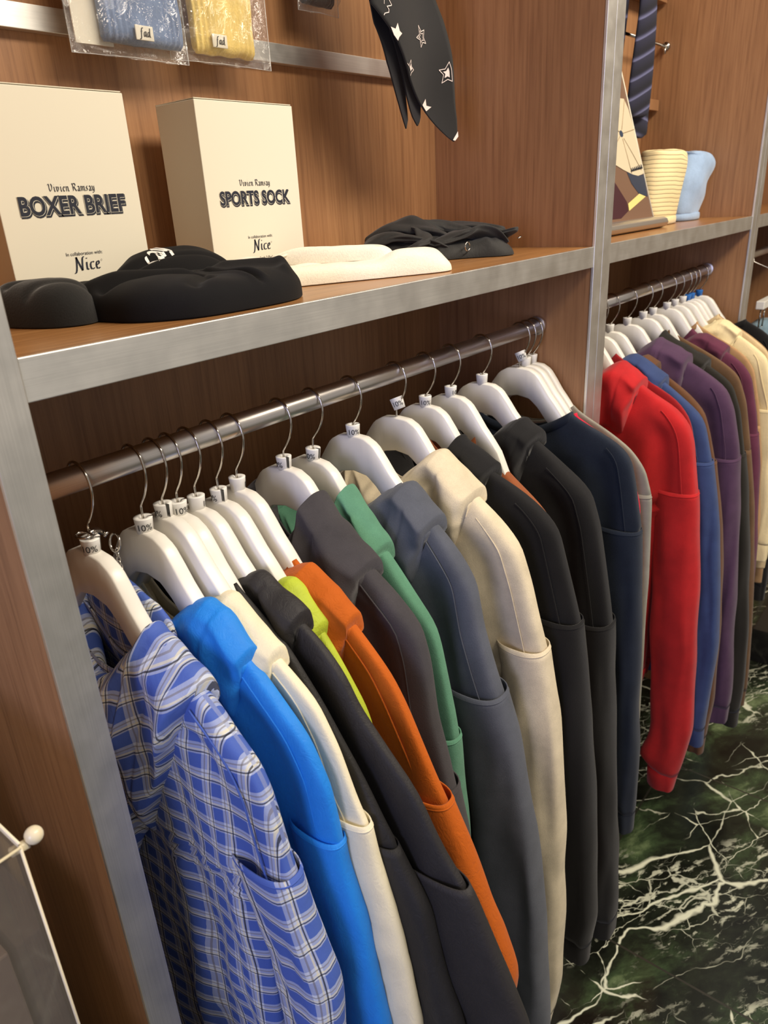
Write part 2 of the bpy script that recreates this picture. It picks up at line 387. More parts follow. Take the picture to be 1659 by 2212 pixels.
def pen_mesh(s, width, nib=0.2, ang=40, thin=0.05):
    v, f, x = [], [], 0.0
    ca, sa = math.cos(R(ang))*nib/2, math.sin(R(ang))*nib/2
    for ch in s:
        adv, strokes = NIB[ch]
        for st in strokes:
            pts = [Vector((p[0]+x, p[1])) for p in st]
            if len(pts) > 2:          # round the stroke
                q = [pts[0]]
                for i in range(len(pts)-1):
                    q += [pts[i]*0.75+pts[i+1]*0.25, pts[i]*0.25+pts[i+1]*0.75]
                q.append(pts[-1]); pts = q
            n0 = len(v)
            for i, p in enumerate(pts):
                t = (pts[min(i+1, len(pts)-1)]-pts[max(i-1, 0)]).normalized(); pr_ = Vector((-t.y, t.x))*thin/2
                d = Vector((ca, sa)); d = d + (pr_ if pr_.dot(d) >= 0 else -pr_)
                v += [(p+d)[:]+(0,), (p-d)[:]+(0,)]
            for i in range(len(pts)-1):
                f.append((n0+2*i, n0+2*i+1, n0+2*i+3, n0+2*i+2))
        x += adv
    v = np.array(v); w = v[:, 0].max()-v[:, 0].min(); sc = width/w
    v[:, 0] = (v[:, 0]-(v[:, 0].max()+v[:, 0].min())/2)*sc; v[:, 1] *= sc
    return v, f

def place_letters(mb, vf, origin, ux=(1, 0, 0), uy=(0, 0, 1)):
    v, f = vf; o = Vector(origin); ux = Vector(ux); uy = Vector(uy)
    return mb.add([o+ux*float(p[0])+uy*float(p[1]) for p in v], f)

# ------------------------------------------------------------------ cartons on the shelf
def carton(x0, title, label, extra):
    y0, y1, z0, z1, w = 0.69, 0.756, SH1+0.0006, 1.6065, 0.1435
    t = empty('product_box', (x0+w/2, (y0+y1)/2, z0), label, 'box', 'cream product boxes')
    MB().box(x0, x0+w, y0, y1, z0, z1).build('carton', PAPER, t, False, 0.0007)
    MB().add([(x0+0.001, y0+0.0012, z1+0.0012), (x0+w-0.001, y0+0.0012, z1+0.0012), (x0+w-0.001, y1+0.001, z1+0.0004), (x0+0.001, y1+0.001, z1+0.0004)],
             [(0, 1, 2, 3)]).build('lid_flap', PAPER, t, False, 0, 0, 0.0007)
    cx = x0+w/2; yf = y0-0.0004
    place_letters(MB(), pen_mesh('Vivien Ramsay', 0.047, 0.16), (cx, yf, 1.5225)).build('blackletter_name', INKB, t, False, fix=False)
    tw = 0.107
    for nm, wt, m, dz, dx, dy in (('title_shadow', 0.062, INKB, -0.0012, 0.0008, 0), ('title_gap', 0.050, PAPER, 0, 0, 0.0002), ('title_letters', 0.030, INKB, 0, 0, 0.0004)):
        v, f = text_mesh(title, 1.0, wt)
        h = v[:, 1].max(); v0, f0 = text_mesh(title, 1.0, 0.0)
        k = tw/ (v0[:, 0].max()-v0[:, 0].min()); kk = k*(1+wt*0.18)
        v = v.copy(); v[:, 0] *= kk; v[:, 1] = v[:, 1]*k*1.18
        place_letters(MB(), (v, f), (cx+dx, yf-dy, 1.5035+dz)).build(nm, m, t, False, fix=False)
    place_letters(MB(), text_mesh('In collaboration with:', 0.038), (cx, yf, 1.4665)).build('small_print', INKB, t, False, fix=False)
    mb = place_letters(MB(), pen_mesh('NIcE', 0.029, 0.16, 5, 0.06), (cx, yf, 1.4525))
    mb.tube([(cx+0.0165+0.0008*math.cos(a*0.7), yf, 1.4605+0.0008*math.sin(a*0.7)) for a in range(9)], 0.0001, 4)
    mb.build('brand_script', INKB, t, False, fix=False)
    if extra:
        mb = place_letters(MB(), text_mesh('Sports Sock 2 Pack', 0.035), (cx, yf, 1.4425))
        place_letters(mb, text_mesh('Made', 0.010), (cx-0.0185, yf, 1.4365)).build('pack_print', INKB, t, False, fix=False)
    return t
carton(0.3325, 'BOXER BRIEF', 'cream box lettered BOXER BRIEF standing behind the black shorts', False)
carton(0.5605, 'SPORTS SOCK', 'cream box lettered SPORTS SOCK standing behind the white socks', True)

# ------------------------------------------------------------------ hangers
HT = [(0, 1.232), (.02, 1.2305), (.034, 1.223), (.046, 1.207), (.057, 1.191), (.07, 1.1755), (.083, 1.158), (.095, 1.130), (.11, 1.098), (.13, 1.066), (.156, 1.048)]
HU = [(0, 1.186), (.022, 1.182), (.038, 1.168), (.05, 1.152), (.062, 1.139), (.075, 1.126), (.095, 1.096), (.11, 1.074), (.13, 1.050), (.155, 1.040)]
def interp(tab, x):
    if x <= tab[0][0]: return tab[0][1]
    for (a, p), (b_, q) in zip(tab, tab[1:]):
        if x <= b_: return lerp(p, q, (x-a)/(b_-a))
    return tab[-1][1]
def make_hanger():
    t = empty('coat_hanger', (0, 0, 0))
    N = 61; th = 0.0074; rows = []
    for i in range(N):
        d = -0.155+0.310*i/(N-1); a = abs(d)
        zt = interp(HT, a)-1.291; zu = interp(HU, min(a, 0.155))-1.291
        e = th*(1-0.35*smooth((a-0.10)/0.055)); b_ = 0.0016
        rows.append([(-e, d, zu+b_), (-e, d, zt-b_), (-e+b_, d, zt), (e-b_, d, zt), (e, d, zt-b_), (e, d, zu+b_), (e-b_, d, zu), (-e+b_, d, zu)])
    MB().grid(rows, True, True, True).build('hanger_body', WHITE, t)
    path = [(0, 0, -.062), (0, 0, -.048), (0, -.002, -.0435), (0, -.009, -.034), (0, -.0150, -.022), (0, -.0175, -.008), (0, -.0145, .004), (0, -.007, .0115), (0, .001, .0139), (0, .009, .0118), (0, .0148, .005), (0, .0168, -.004)]
    P = [Vector(p) for p in path]; q = []
    for i in range(len(P)-1):
        for s_ in range(4):
            u = s_/4; p0 = P[max(i-1, 0)]; p1 = P[i]; p2 = P[i+1]; p3 = P[min(i+2, len(P)-1)]
            q.append(0.5*((2*p1)+(p2-p0)*u+(2*p0-5*p1+4*p2-p3)*u*u+(3*p1-p0-3*p2+p3)*u**3))
    q.append(P[-1])
    MB().tube(q, 0.00135, 10).build('hook', CHROME, t)
    return t
def make_clip(m, parent, text=True):
    rows = []; n = 30; gap = 0.42
    for r0, z in ((.0030, -.0615), (.0078, -.0615), (.0090, -.0465), (.0090, -.0460), (.0045, -.0460), (.0030, -.0480), (.0030, -.0615)):
        rows.append([(r0*math.cos(gap/2+(2*math.pi-gap)*k/(n-1)), r0*math.sin(gap/2+(2*math.pi-gap)*k/(n-1)), z) for k in range(n)])
    c = MB().grid(rows).build('size_clip', m, parent)
    if text:
        v, f = text_mesh('10%', 0.0135)
        out = []
        for p in v:
            r_ = 0.0081+0.0009*((p[1]+0.004)/0.012)+0.00025; a = p[0]/0.0086-math.pi/2
            out.append((r_*math.cos(a), r_*math.sin(a), -.0575+p[1]))
        MB().add(out, f).build('clip_print', INK, c, False, fix=False)
    return c
H0 = make_hanger(); make_clip(CLIP, H0)
H1 = make_hanger(); make_clip(CLIPB, H1, False)
used = set()
def hanger(x, label, yaw=0, clip=-20, tilt=0, lift=0, blue=False, low=0.0):
    src = H1 if blue else H0
    o = copy_tree(src) if src.name in used else src
    used.add(src.name)
    o.rotation_euler = (R(tilt), 0, R(yaw)); o.location = (x, 0.5925, 1.291)
    tag(o, label, 'hanger', 'white hangers on the near rail' if x < 1.2 else 'white hangers on the far rail')
    for c in o.children:
        if c.name.startswith('size_clip'):
            M_ = Matrix.Translation((0, -0.003, -.040)) @ Matrix.Rotation(R(-lift), 4, 'X') @ Matrix.Translation((0, 0, .0535)) @ Matrix.Rotation(R(clip), 4, 'Z') if lift else Matrix.Rotation(R(clip), 4, 'Z')
            c.matrix_local = Matrix.Translation((0, 0, -low)) @ M_
        elif c.name.startswith('hanger_body'): c.matrix_local = Matrix.Translation((0, 0, -low))
    return o
near = [(.299, 'plaid shirt', -40, 0), (.3535, 'bright blue jacket', -28, 0), (.376, 'ivory jacket', -95, 0), (.394, 'thin black shell jacket', -8, 0), (.416, 'charcoal nylon jacket', 58, 0),
        (.444, 'lime green jacket', -102, 0), (.472, 'rust orange jacket', 66, 0), (.541, 'charcoal hoodie', -105, 0), (.593, 'sage green sweatshirt', -78, 0), (.661, 'slate grey hoodie', -40, 0),
        (.7515, 'cream hoodie', -52, 22), (.819, 'black hoodie next to the cream hoodie', -48, 0), (.8815, 'rust brown sweatshirt', 10, 0), (.967, 'black hoodie beside the navy sweatshirt', 64, 0), (1.087, 'navy crew neck sweatshirt', -60, 24),
        (1.108, 'crimson lined top', 70, 0), (1.132, 'grey zip jacket', 60, 0)]
for i, (x, what, clip, lift) in enumerate(near):
    hanger(x, 'white plastic hanger carrying the '+what, (1, 0, 1, -1, 1, 0, 1, 1.5, 0.5, 1, 1.5, 1, 0, 1.5, 2, 1, 1)[i], clip, (4, 1, -1, .5, 0, -1, 1, 0, 4, -1, 0, 1, 0, -1, 0, 0, 1)[i], lift, False, (.013, .012, .005, .0095, .011, .0125, .009, .006, .012)[i] if i < 9 else 0.0)
far = [(1.345, 'red hoodie', 0), (1.402, 'denim blue sweatshirt', 0), (1.458, 'brown sweatshirt', 0), (1.55, 'plum purple hoodie', 0), (1.64, 'olive black hoodie', 0), (1.70, 'olive brown hoodie', 0), (1.79, 'maroon hoodie', 0),
       (1.845, 'tan overshirt', 0), (1.90, 'pale cream shirt', 0), (1.935, 'ecru knit', 1), (1.965, 'sand knit', 1), (2.027, 'black crew neck at the rail end', 1)]
for i, (x, what, bl) in enumerate(far):
    hanger(x, 'white plastic hanger carrying the '+what, 1, 60, 0, 0, bool(bl))

# ------------------------------------------------------------------ garments
RY = 0.5925
def outline_fn(pts):
    P = sorted([(-z, d) for d, z in pts]); zs = [p[0] for p in P]; ds = [p[1] for p in P]
    # monotone smoothing: piecewise linear blurred
    def f(z):
        s = 0; wsum = 0
        for k in (-2, -1, 0, 1, 2):
            w = (1, 3, 4, 3, 1)[k+2]; s += w*float(np.interp(-z+k*0.007, zs, ds)); wsum += w
        return s/wsum
    return f

def fold(x, y, z, seed, amp, freq):
    a = math.sin(freq*y+seed*1.7+1.3*nz(y*9, z*3, seed))+0.6*math.sin(freq*1.9*y+seed*3.1+2*nz(y*7, z*4, seed+5))
    return amp*(0.55*a+0.9*nz(y*16, z*6, seed+9)+0.45*nz(y*38, z*15, seed+3))

def garment(name, label, cat, x, pts, T, m, zseam, zhem, zcuff, seed, hood=None, collar=False, amp=0.004, sw=0.066, sT=None, crisp=0.0, seams=True, ribm=None, group=None, backlim=0.185, trim=None):
    f = outline_fn(pts)
    ztop = max(p[1] for p in pts); dtop = max(p[0] for p in pts)
    t = empty(name, (x, RY, zhem), label, cat, group)
    sT = sT or T*1.15
    dbody = -0.172
    drop = 0.011 if hood else 0.0
    def edges(z):
        d = f(z)
        if z < zseam:
            k = smooth((zseam-z)/0.05); d = lerp(d+0.004, max(d, dbody)+0.0, k)
        fr = d; bk = min(-f(z) if z >= zseam else -max(f(z), dbody), backlim)
        return RY+fr, RY+bk
    # body -------------------------------------------------------------
    NZ, NT = 64, 104; rows = []; uvs = []
    zs = [ztop-(ztop-1.02)*(i/22)**1.25 for i in range(22)]+[1.02-(1.02-zhem)*i/(NZ-22) for i in range(NZ-21)]
    def loop(z, i, grow=0.0):
        yf, yb = edges(z); yc = (yf+yb)/2; a = (yb-yf)/2+grow
        dip = (0.050 if hood else 0.034)*(1-smooth((ztop-z)/0.09))
        row, uv = [], []
        wfold = smooth((1.12-z)/0.25)
        for k in range(NT):
            th = 2*math.pi*k/NT; c, s_ = math.cos(th), math.sin(th)
            u = math.copysign(abs(c)**0.62, c)
            side = math.copysign(abs(s_)**0.55, s_)
            y = yc+a*u
            tx = T*(0.62+0.38*smooth((1.18-z)/0.08))*side
            fd = fold(x, y, z, seed, amp, 70)*(0.25+0.75*wfold)*abs(side)
            dd = y-yf
            dent = smooth((1.125-z)/0.05)*(1-smooth((zseam-0.10-z)/0.12))
            tx *= 1-dent*(0.42*math.exp(-((dd-0.046-0.10*max(0, 1.02-z))/0.016)**2)-0.14*math.exp(-((dd-0.085)/0.020)**2))*(abs(side) if side < 0 else 0)
            xx = x+tx*(1+0.15*nz(y*10, z*5, seed))+fd
            zz = z-drop-dip*(1-u*u)+(0.0)
            row.append((xx, y, zz))
            uv.append(((y if side < 0 else -y)+.9*fd, z+.5*fd))
        return row, uv
    for i, z in enumerate(zs):
        r_, u_ = loop(z, i); rows.append(r_); uvs.append(u_)
    MB().grid(rows, True, uv=uvs).build('body', m, t, True, 0, 0, 0.0016)
    if collar:
        rr = []
        for k, (dz, g) in enumerate(((0.001, 0.0005), (0.0015, 0.003), (-0.006, 0.0042), (-0.013, 0.0040), (-0.0145, 0.0010))):
            r_, _ = loop(ztop-0.0, 0, g)
            r_ = [(p[0]+(g if p[0] > x else -g), p[1], p[2]+dz) for p in r_]
            rr.append(r_)
        MB().grid(rr, True).build('neck_band', ribm or m, t)
    # hem band
    rr = []
    for dz, g in ((0.003, 0.0005), (0.004, 0.0035), (-0.018, 0.001), (-0.040, -0.003), (-0.042, -0.006)):
        r_, _ = loop(zhem, NZ, g)
        rr.append([(p[0]+(g if p[0] > x else -g), p[1], p[2]+dz) for p in r_])
    MB().grid(rr, True).build('hem_band', ribm or m, t)
    # sleeves -----------------------------------------------------------
    for sgn, nm in ((-1, 'sleeve'), (1, 'sleeve')):
        rows, uvs = [], []; NS, NK = 56, 40
        z0 = zseam+0.004; zc = zcuff+0.045
        def sec(z, shrink=1.0, dT=0.0, off=0.0):
            d = f(z)
            if sgn > 0: d = -max(d, -backlim)
            w = sw*(1+0.12*math.sin((zseam-z)*5+seed))*shrink
            cy = RY+d-sgn*(w/2)
            row, uv = [], []
            wf = smooth((zseam-z)/0.12)
            for k in range(NK):
                th = 2*math.pi*k/NK; c, s_ = math.cos(th), math.sin(th)
                u = math.copysign(abs(c)**0.8, c); side = math.copysign(abs(s_)**0.75, s_)
                y = cy+(w/2+off)*u
                fl = 0.10*math.sin(3*th+seed+4*nz(0.3, z*3, seed))+0.45*nz(y*24+c, z*7, seed+s_*0.7)+crisp*0.8*abs(nz(y*30, z*22+s_, seed+2))
                xx = x+(sT*(1+dT)*shrink**0.5+off)*side*(1+0.35*fl*wf*2)+amp*0.7*nz(1.7, z*6, seed+sgn)*wf*2
                row.append((xx, y+amp*1.1*wf*nz(z*9, c*1.5, seed+7), z+0.0)); uv.append((th*0.016+0.004*fl, z+0.006*nz(c*2, s_*2, z*6)))
            return row, uv
        for i in range(NS):
            z = lerp(z0, zc, i/(NS-1)); k = i/(NS-1)
            g = 1+0.10*math.exp(-((k-0.95)/0.05)**2)-0.30*smooth((k-0.965)/0.035)
            r_, u_ = sec(z, g); rows.append(r_); uvs.append(u_)
        s_o = MB().grid(rows, True, uv=uvs).build(nm, m, t, True, 0, 0, 0.0014)
        rr = []
        for z, g in ((zc+0.004, 0.68), (zc+0.001, 0.82), (zc-0.012, 0.80), (zc-0.043, 0.74), (zc-0.045, 0.66)):
            rr.append(sec(z, g)[0])
        MB().grid(rr, True, False, True).build('cuff', ribm or m, s_o)
        if seams and sgn < 0:
            ring, _ = sec(zseam-0.001, 1.0, 0.0, 0.0003)
            ring = [(p[0], p[1], p[2]-0.002*(1-abs(p[1]-(RY+f(zseam)+sw/2))/(sw/2))) for p in ring]
            MB().tube(ring, 0.0011, 6, closed=True).build('sleeve_seam', m, s_o)
    if seams:       # raised seam that runs down the shoulder ridge
        path = []
        for i in range(26):
            z = lerp(min(ztop-0.045, 1.13), zseam+0.002, i/25); yf, yb = edges(z)
            path.append((x-T*0.80*(0.62+0.38*smooth((1.18-z)/0.08)), yf+0.017+0.004*i/25, z-drop*0.9))
        MB().tube(path, 0.0010, 6).build('shoulder_seam', m, t)
    # hood ----------------------------------------------------------------
    if hood:
        D = hood.get('reach', 0.128); hh = hood.get('drop', 0.11); bul = hood.get('bulge', 0.020); tap = hood.get('taper', 0.18); nk = hood.get('neck', 0.058)
        rim = hood.get('rim', 0.055); skew = hood.get('skew', 0.0)
        oz = sorted([(-d, z) for d, z in pts]); xs_ = [p[0] for p in oz]; zs_ = [p[1] for p in oz]
        NA, NB = 113, 44; rows = []; uvs = []
        for ia in range(NA):
            a = -1+2*ia/(NA-1); dy = a*D; ad = abs(dy)
            zr = float(np.interp(ad, xs_, zs_))+0.005
            if ad < nk:
                k = smooth(1-ad/nk); zr = lerp(float(np.interp(nk, xs_, zs_))+0.004*(ad/nk), ztop-rim, k)
                cx_ = lerp(0, T+0.010, smooth(1-ad/nk))
            else: cx_ = 0
            if dy > 0: zr -= 0.022*smooth(dy/0.05)
            if ad >= nk*.9: zr = max(zr, interp(HT, min(ad, .156))+.005+hood.get('hz', 0))
            h = hh*(1-0.30*a*a)*(1+0.12*nz(a*2.2, seed, 1))
            e = math.sqrt(max(0.0, 1-abs(a)**44))*0.62+0.38
            row, uv = [], []
            for ib in range(NB):
                b_ = ib/NB
                if b_ < 0.10:
                    q = b_/0.10; ang = math.pi/2*q
                    off = -(max(T, .0125)*0.95+0.002)*max(0, math.cos(ang))**.5; tt = 0.0; far = 0.030*(1-math.sin(ang)**.8)
                elif b_ < 0.58:
                    far = 0.0; tt = ((b_-0.10)/0.48)**1.7
                    off = bul*e*(math.sin(math.pi*min(1, tt*0.92+0.08))**0.6)*(0.8+0.5*nz(a*3.1, tt*2.3, seed))*smooth(tt/0.10)+max(T, .0125)*0.95*min(1, math.sqrt(tt/0.07))
                    off -= 0.0022*math.exp(-((ad-nk-0.014)/0.0024)**2)*smooth(tt/0.02)
                    # soft diagonal folds running from the neck to the tip
                    off += 0.0045*math.sin(9*a+7*tt+seed)*smooth(tt/0.25)*e
                else:
                    far = 0.0; tt = 1-(b_-0.58)/0.42; off = T*0.86*smooth(tt/0.15)-(T*0.9+0.002)*(1-smooth(tt/0.1))
                    far = 0.024*(1-smooth(tt/0.1))
                zz = zr-h*tt**0.95-0.004*(b_ > 0.58)-far
                yy = RY+dy*(1-tap*tt)+skew*tt+0.0025*nz(tt*5, a*2, seed+4)
                xx = x-cx_-off+0.002*nz(a*6, tt*6, seed+8)
                row.append((xx, yy, zz+0.003*nz(a*7, tt*4, seed+6))); uv.append((yy*1.0+0.012*nz(a*2, tt*2, seed), zr-h*tt+off*0.25+.18*dy*(1-tt)))
            rows.append(row); uvs.append(uv)
        MB().grid(rows, True, True, True, uv=uvs).build('hood', m, t, True, 0, 1)
    return t

F = fabric
fleece = dict(nap=700, strength=0.4, sheen=0.12)
shell = dict(rough=0.62, nap=2200, strength=0.22, wrinkle=0.5, sheen=0.05, vary=0.06, spec=0.4)
PLAID = plaid_mat()
tail = lambda d, z: [(d, z)]
G1 = [(-.060, 1.160), (-.080, 1.153), (-.104, 1.142), (-.132, 1.122), (-.165, 1.098), (-.187, 1.075), (-.201, 1.045), (-.212, .989), (-.225, .942), (-.238, .887), (-.251, .83), (-.262, .74), (-.266, .6), (-.262, .42)]
shirt0 = garment('hooded_shirt', 'blue checked hooded shirt hanging first beside the aluminium upright', 'shirt', .299, G1, .017, PLAID, .958, .50, .40, 3.1,
        hood=dict(neck=0.073, hz=-.018, reach=.132, drop=.275, bulge=.030, taper=.62, rim=.062, skew=.012), amp=.0075, sw=.075, crisp=.4, seams=True)
rows, uvs = [], []
for i in range(25):
    a = math.pi*i/24; row, u_ = [], []
    for k in range(40):
        b_ = 2*math.pi*k/40; y_ = math.sin(a)*math.cos(b_); xx = math.sin(a)*math.sin(b_); zz = math.cos(a)
        g = 1+.10*nz(y_*2, zz*2, 3.3)+.05*nz(y_*5, zz*4, 1.3)
        row.append((.3235+.0135*xx, .604+.084*y_*g, 1.126+.052*zz*g)); u_.append((.604+.084*y_+.004*xx, 1.126+.052*zz-.02*y_*y_))
    rows.append(row); uvs.append(u_)
MB().grid(rows, True, True, True, uvs).build('hood_back', PLAID, shirt0)
G2 = [(-.062, 1.172), (-.08, 1.165), (-.098, 1.158), (-.135, 1.126), (-.163, 1.1), (-.195, 1.07), (-.216, 1.03), (-.224, .98), (-.228, .932), (-.244, .866), (-.266, .737), (-.275, .6), (-.272, .42)]
garment('hooded_jacket', 'bright blue nylon jacket hanging between the checked shirt and the ivory jacket', 'jacket', .3535, G2, .0125, F('blue nylon', (24, 130, 224), **shell), .955, .47, .40, 5.2,
        hood=dict(hz=-0.012, neck=0.080, reach=.134, drop=.115, bulge=.013, taper=.15), amp=.0035, sw=.07, crisp=.35, sT=.014)
G3 = [(-.07, 1.172), (-.087, 1.163), (-.107, 1.148), (-.148, 1.12), (-.186, 1.093), (-.209, 1.053), (-.228, .996), (-.241, .971), (-.248, .931), (-.265, .871), (-.291, .731), (-.30, .6), (-.295, .42)]
garment('hooded_jacket', 'ivory cotton jacket hanging right after the bright blue jacket', 'jacket', .376, G3, .010, F('ivory cotton', (236, 226, 196), rough=.8, nap=1600, strength=.2, wrinkle=.35, sheen=.1, vary=.04), .965, .47, .40, 1.2,
        hood=dict(hz=-0.005, neck=0.087, reach=.146, drop=.10, bulge=.008, taper=.1), amp=.003, sw=.07, crisp=.6, sT=.012)
G4 = [(-.065, 1.163), (-.079, 1.156), (-.137, 1.11), (-.17, 1.07), (-.196, 1.032), (-.225, .99), (-.255, .937), (-.291, .875), (-.303, .814), (-.329, .744), (-.345, .6), (-.34, .42)]
garment('shell_jacket', 'thin black shell jacket squeezed between the ivory and charcoal jackets', 'jacket', .395, G4, .008, F('black nylon', (30, 28, 28), **shell), .93, .47, .40, 2.7, amp=.003, sw=.085, crisp=.8, sT=.012, seams=False)
G5 = [(-.066, 1.172), (-.079, 1.166), (-.136, 1.138), (-.165, 1.116), (-.185, 1.094), (-.2, 1.065), (-.23, 1.033), (-.258, 1.005), (-.269, .99), (-.298, .936), (-.328, .895), (-.362, .824), (-.386, .77), (-.405, .68), (-.41, .56), (-.40, .42)]
garment('shell_jacket', 'charcoal nylon jacket with a turned collar hanging before the lime jacket', 'jacket', .418, G5, .011, F('charcoal nylon', (36, 33, 34), **shell), .90, .47, .40, 8.3,
        hood=dict(hz=-0.011, neck=0.079, reach=.138, drop=.09, bulge=.009, taper=.1), amp=.0035, sw=.115, crisp=.8, sT=.014, seams=False)
G6 = [(-.06, 1.160), (-.075, 1.155), (-.107, 1.143), (-.136, 1.113), (-.156, 1.085), (-.183, 1.045), (-.19, 1.026), (-.205, .95), (-.22, .85), (-.23, .7), (-.23, .42)]
garment('hooded_jacket', 'lime green nylon jacket showing a narrow strip before the orange jacket', 'jacket', .444, G6, .010, F('lime nylon', (184, 200, 52), **shell), .93, .47, .40, 4.4,
        hood=dict(hz=-0.0125, neck=0.095, reach=.138, drop=.08, bulge=.008, taper=.1), amp=.003, sw=.07, crisp=.8, sT=.011, seams=False)
G7 = [(-.07, 1.168), (-.094, 1.153), (-.128, 1.136), (-.161, 1.105), (-.195, 1.071), (-.213, 1.04), (-.236, .993), (-.285, .891), (-.311, .831), (-.342, .754), (-.345, .735), (-.34, .70)]
garment('hooded_jacket', 'rust orange jacket hanging before the charcoal hoodie', 'jacket', .472, G7, .012, F('rust orange cotton', (190, 92, 16), rough=.75, nap=1800, strength=.25, wrinkle=.45, sheen=.1, vary=.06), .93, .47, .665, 6.5,
        hood=dict(hz=-0.009, neck=0.094, reach=.155, drop=.10, bulge=.011, taper=.12), amp=.004, sw=.075, crisp=.5, sT=.018)
G8 = [(-.045, 1.186), (-.06, 1.178), (-.107, 1.146), (-.153, 1.109), (-.181, 1.085), (-.192, 1.045), (-.200, .975), (-.215, .917), (-.228, .86), (-.238, .806), (-.245, .70), (-.25, .55), (-.25, .42)]
garment('hoodie', 'charcoal grey hoodie hanging between the orange jacket and the green sweatshirt', 'hoodie', .541, G8, .022, F('charcoal fleece', (66, 63, 66), **fleece), .87, .47, .36, 7.7,
        hood=dict(hz=-0.006, neck=0.050, reach=.122, drop=.12, bulge=.022), amp=.0045)
G9 = [(-.045, 1.188), (-.052, 1.184), (-.075, 1.158), (-.098, 1.133), (-.124, 1.101), (-.164, 1.055), (-.172, 1.03), (-.19, .939), (-.197, .892), (-.201, .826), (-.207, .741), (-.212, .6), (-.21, .42)]
garment('sweatshirt', 'sage green sweatshirt hanging between the charcoal and slate hoodies', 'sweatshirt', .593, G9, .016, F('green fleece', (92, 142, 116), **fleece), .895, .47, .36, 9.1,
        hood=dict(hz=-0.012, neck=0.052, reach=.102, drop=.075, bulge=.012), amp=.003, sw=.055)
G10 = [(-.065, 1.190), (-.084, 1.179), (-.127, 1.141), (-.158, 1.108), (-.176, 1.082), (-.188, 1.018), (-.205, .965), (-.22, .925), (-.238, .869), (-.268, .734), (-.285, .587), (-.301, .375), (-.30, .30)]
garment('hoodie', 'slate blue grey hoodie hanging just before the cream hoodie', 'hoodie', .661, G10, .025, F('slate fleece', (84, 88, 99), **fleece), .925, .44, .30, 11.3,
        hood=dict(neck=0.084, reach=.125, drop=.125, bulge=.024), amp=.005, sw=.092, sT=.030)
G11 = [(-.05, 1.200), (-.07, 1.192), (-.126, 1.15), (-.154, 1.128), (-.186, 1.096), (-.205, 1.043), (-.232, .946), (-.249, .85), (-.264, .715), (-.269, .642), (-.274, .479), (-.274, .34), (-.265, .225), (-.262, .2)]
garment('hoodie', 'cream fleece hoodie with long sleeve reaching low over the marble floor', 'hoodie', .7515, G11, .024, F('cream fleece', (216, 202, 174), **fleece), .946, .50, .205, 13.9,
        hood=dict(neck=0.070, reach=.128, drop=.13, bulge=.024), amp=.005, sw=.062, sT=.026)
BLK = F('black fleece', (25, 24, 24), **fleece)
G12 = [(-.045, 1.194), (-.06, 1.187), (-.11, 1.159), (-.15, 1.142), (-.185, 1.120), (-.207, 1.097), (-.219, 1.057), (-.248, .958), (-.269, .814), (-.284, .66), (-.295, .514), (-.3, .428), (-.296, .387), (-.294, .34)]
garment('hoodie', 'black hoodie hanging right behind the cream hoodie', 'hoodie', .819, G12, .022, BLK, .958, .50, .325, 15.2,
        hood=dict(neck=0.060, reach=.112, drop=.12, bulge=.022), amp=.0045, sT=.024)
G13 = [(-.04, 1.176), (-.05, 1.168), (-.08, 1.142), (-.109, 1.116), (-.15, 1.085), (-.178, 1.05), (-.19, .98), (-.22, .85), (-.25, .6), (-.262, .42), (-.262, .32)]
garment('sweatshirt', 'rust brown sweatshirt glimpsed between the two black hoodies', 'sweatshirt', .8815, G13, .016, F('rust fleece', (150, 86, 52), **fleece), .92, .50, .32, 16.8, collar=True, amp=.003, ribm=None)
G14 = [(-.055, 1.192), (-.072, 1.182), (-.091, 1.166), (-.13, 1.138), (-.165, 1.112), (-.186, 1.094), (-.203, 1.044), (-.222, .95), (-.236, .877), (-.250, .72), (-.262, .585), (-.274, .45), (-.283, .323), (-.281, .24)]
garment('hoodie', 'black hoodie hanging between the rust sweatshirt and the navy sweatshirt', 'hoodie', .967, G14, .028, BLK, .877, .50, .225, 18.4,
        hood=dict(neck=0.072, reach=.100, drop=.115, bulge=.026), amp=.006, sT=.032, sw=.075)
G15 = [(-.088, 1.166), (-.097, 1.16), (-.15, 1.138), (-.185, 1.120), (-.200, 1.10), (-.21, 1.061), (-.226, .984), (-.237, .866), (-.24, .835), (-.245, .756), (-.253, .629), (-.26, .446), (-.262, .372)]
garment('sweatshirt', 'navy crew neck sweatshirt with an open neck on a large hanger', 'sweatshirt', 1.087, G15, .018, F('navy fleece', (32, 39, 52), **fleece), .984, .50, .365, 20.6, collar=True, amp=.004, sT=.022, sw=.07)
G16 = [(-.085, 1.158), (-.13, 1.136), (-.17, 1.11), (-.195, 1.075), (-.212, 1.02), (-.22, .9), (-.228, .7), (-.23, .5), (-.23, .42)]
garment('top', 'crimson top peeking out between the navy sweatshirt and the grey jacket', 'top', 1.110, G16, .007, F('crimson jersey', (214, 24, 62), rough=.8, nap=1500, strength=.15, sheen=.1), .95, .55, .40, 22.1, collar=True, amp=.002, sw=.05, sT=.010, seams=False)
G17 = [(-.075, 1.166), (-.09, 1.156), (-.141, 1.131), (-.182, 1.106), (-.208, 1.075), (-.223, 1.029), (-.231, .882), (-.235, .731), (-.238, .6), (-.24, .45), (-.24, .36)]
garment('jacket', 'grey jacket with stitched shoulder hanging last on the near rail', 'jacket', 1.130, G17, .008, F('grey cotton', (142, 138, 126), rough=.85, nap=1500, strength=.25, sheen=.1), 1.03, .55, .36, 23.5, amp=.002, sw=.05, sT=.009)
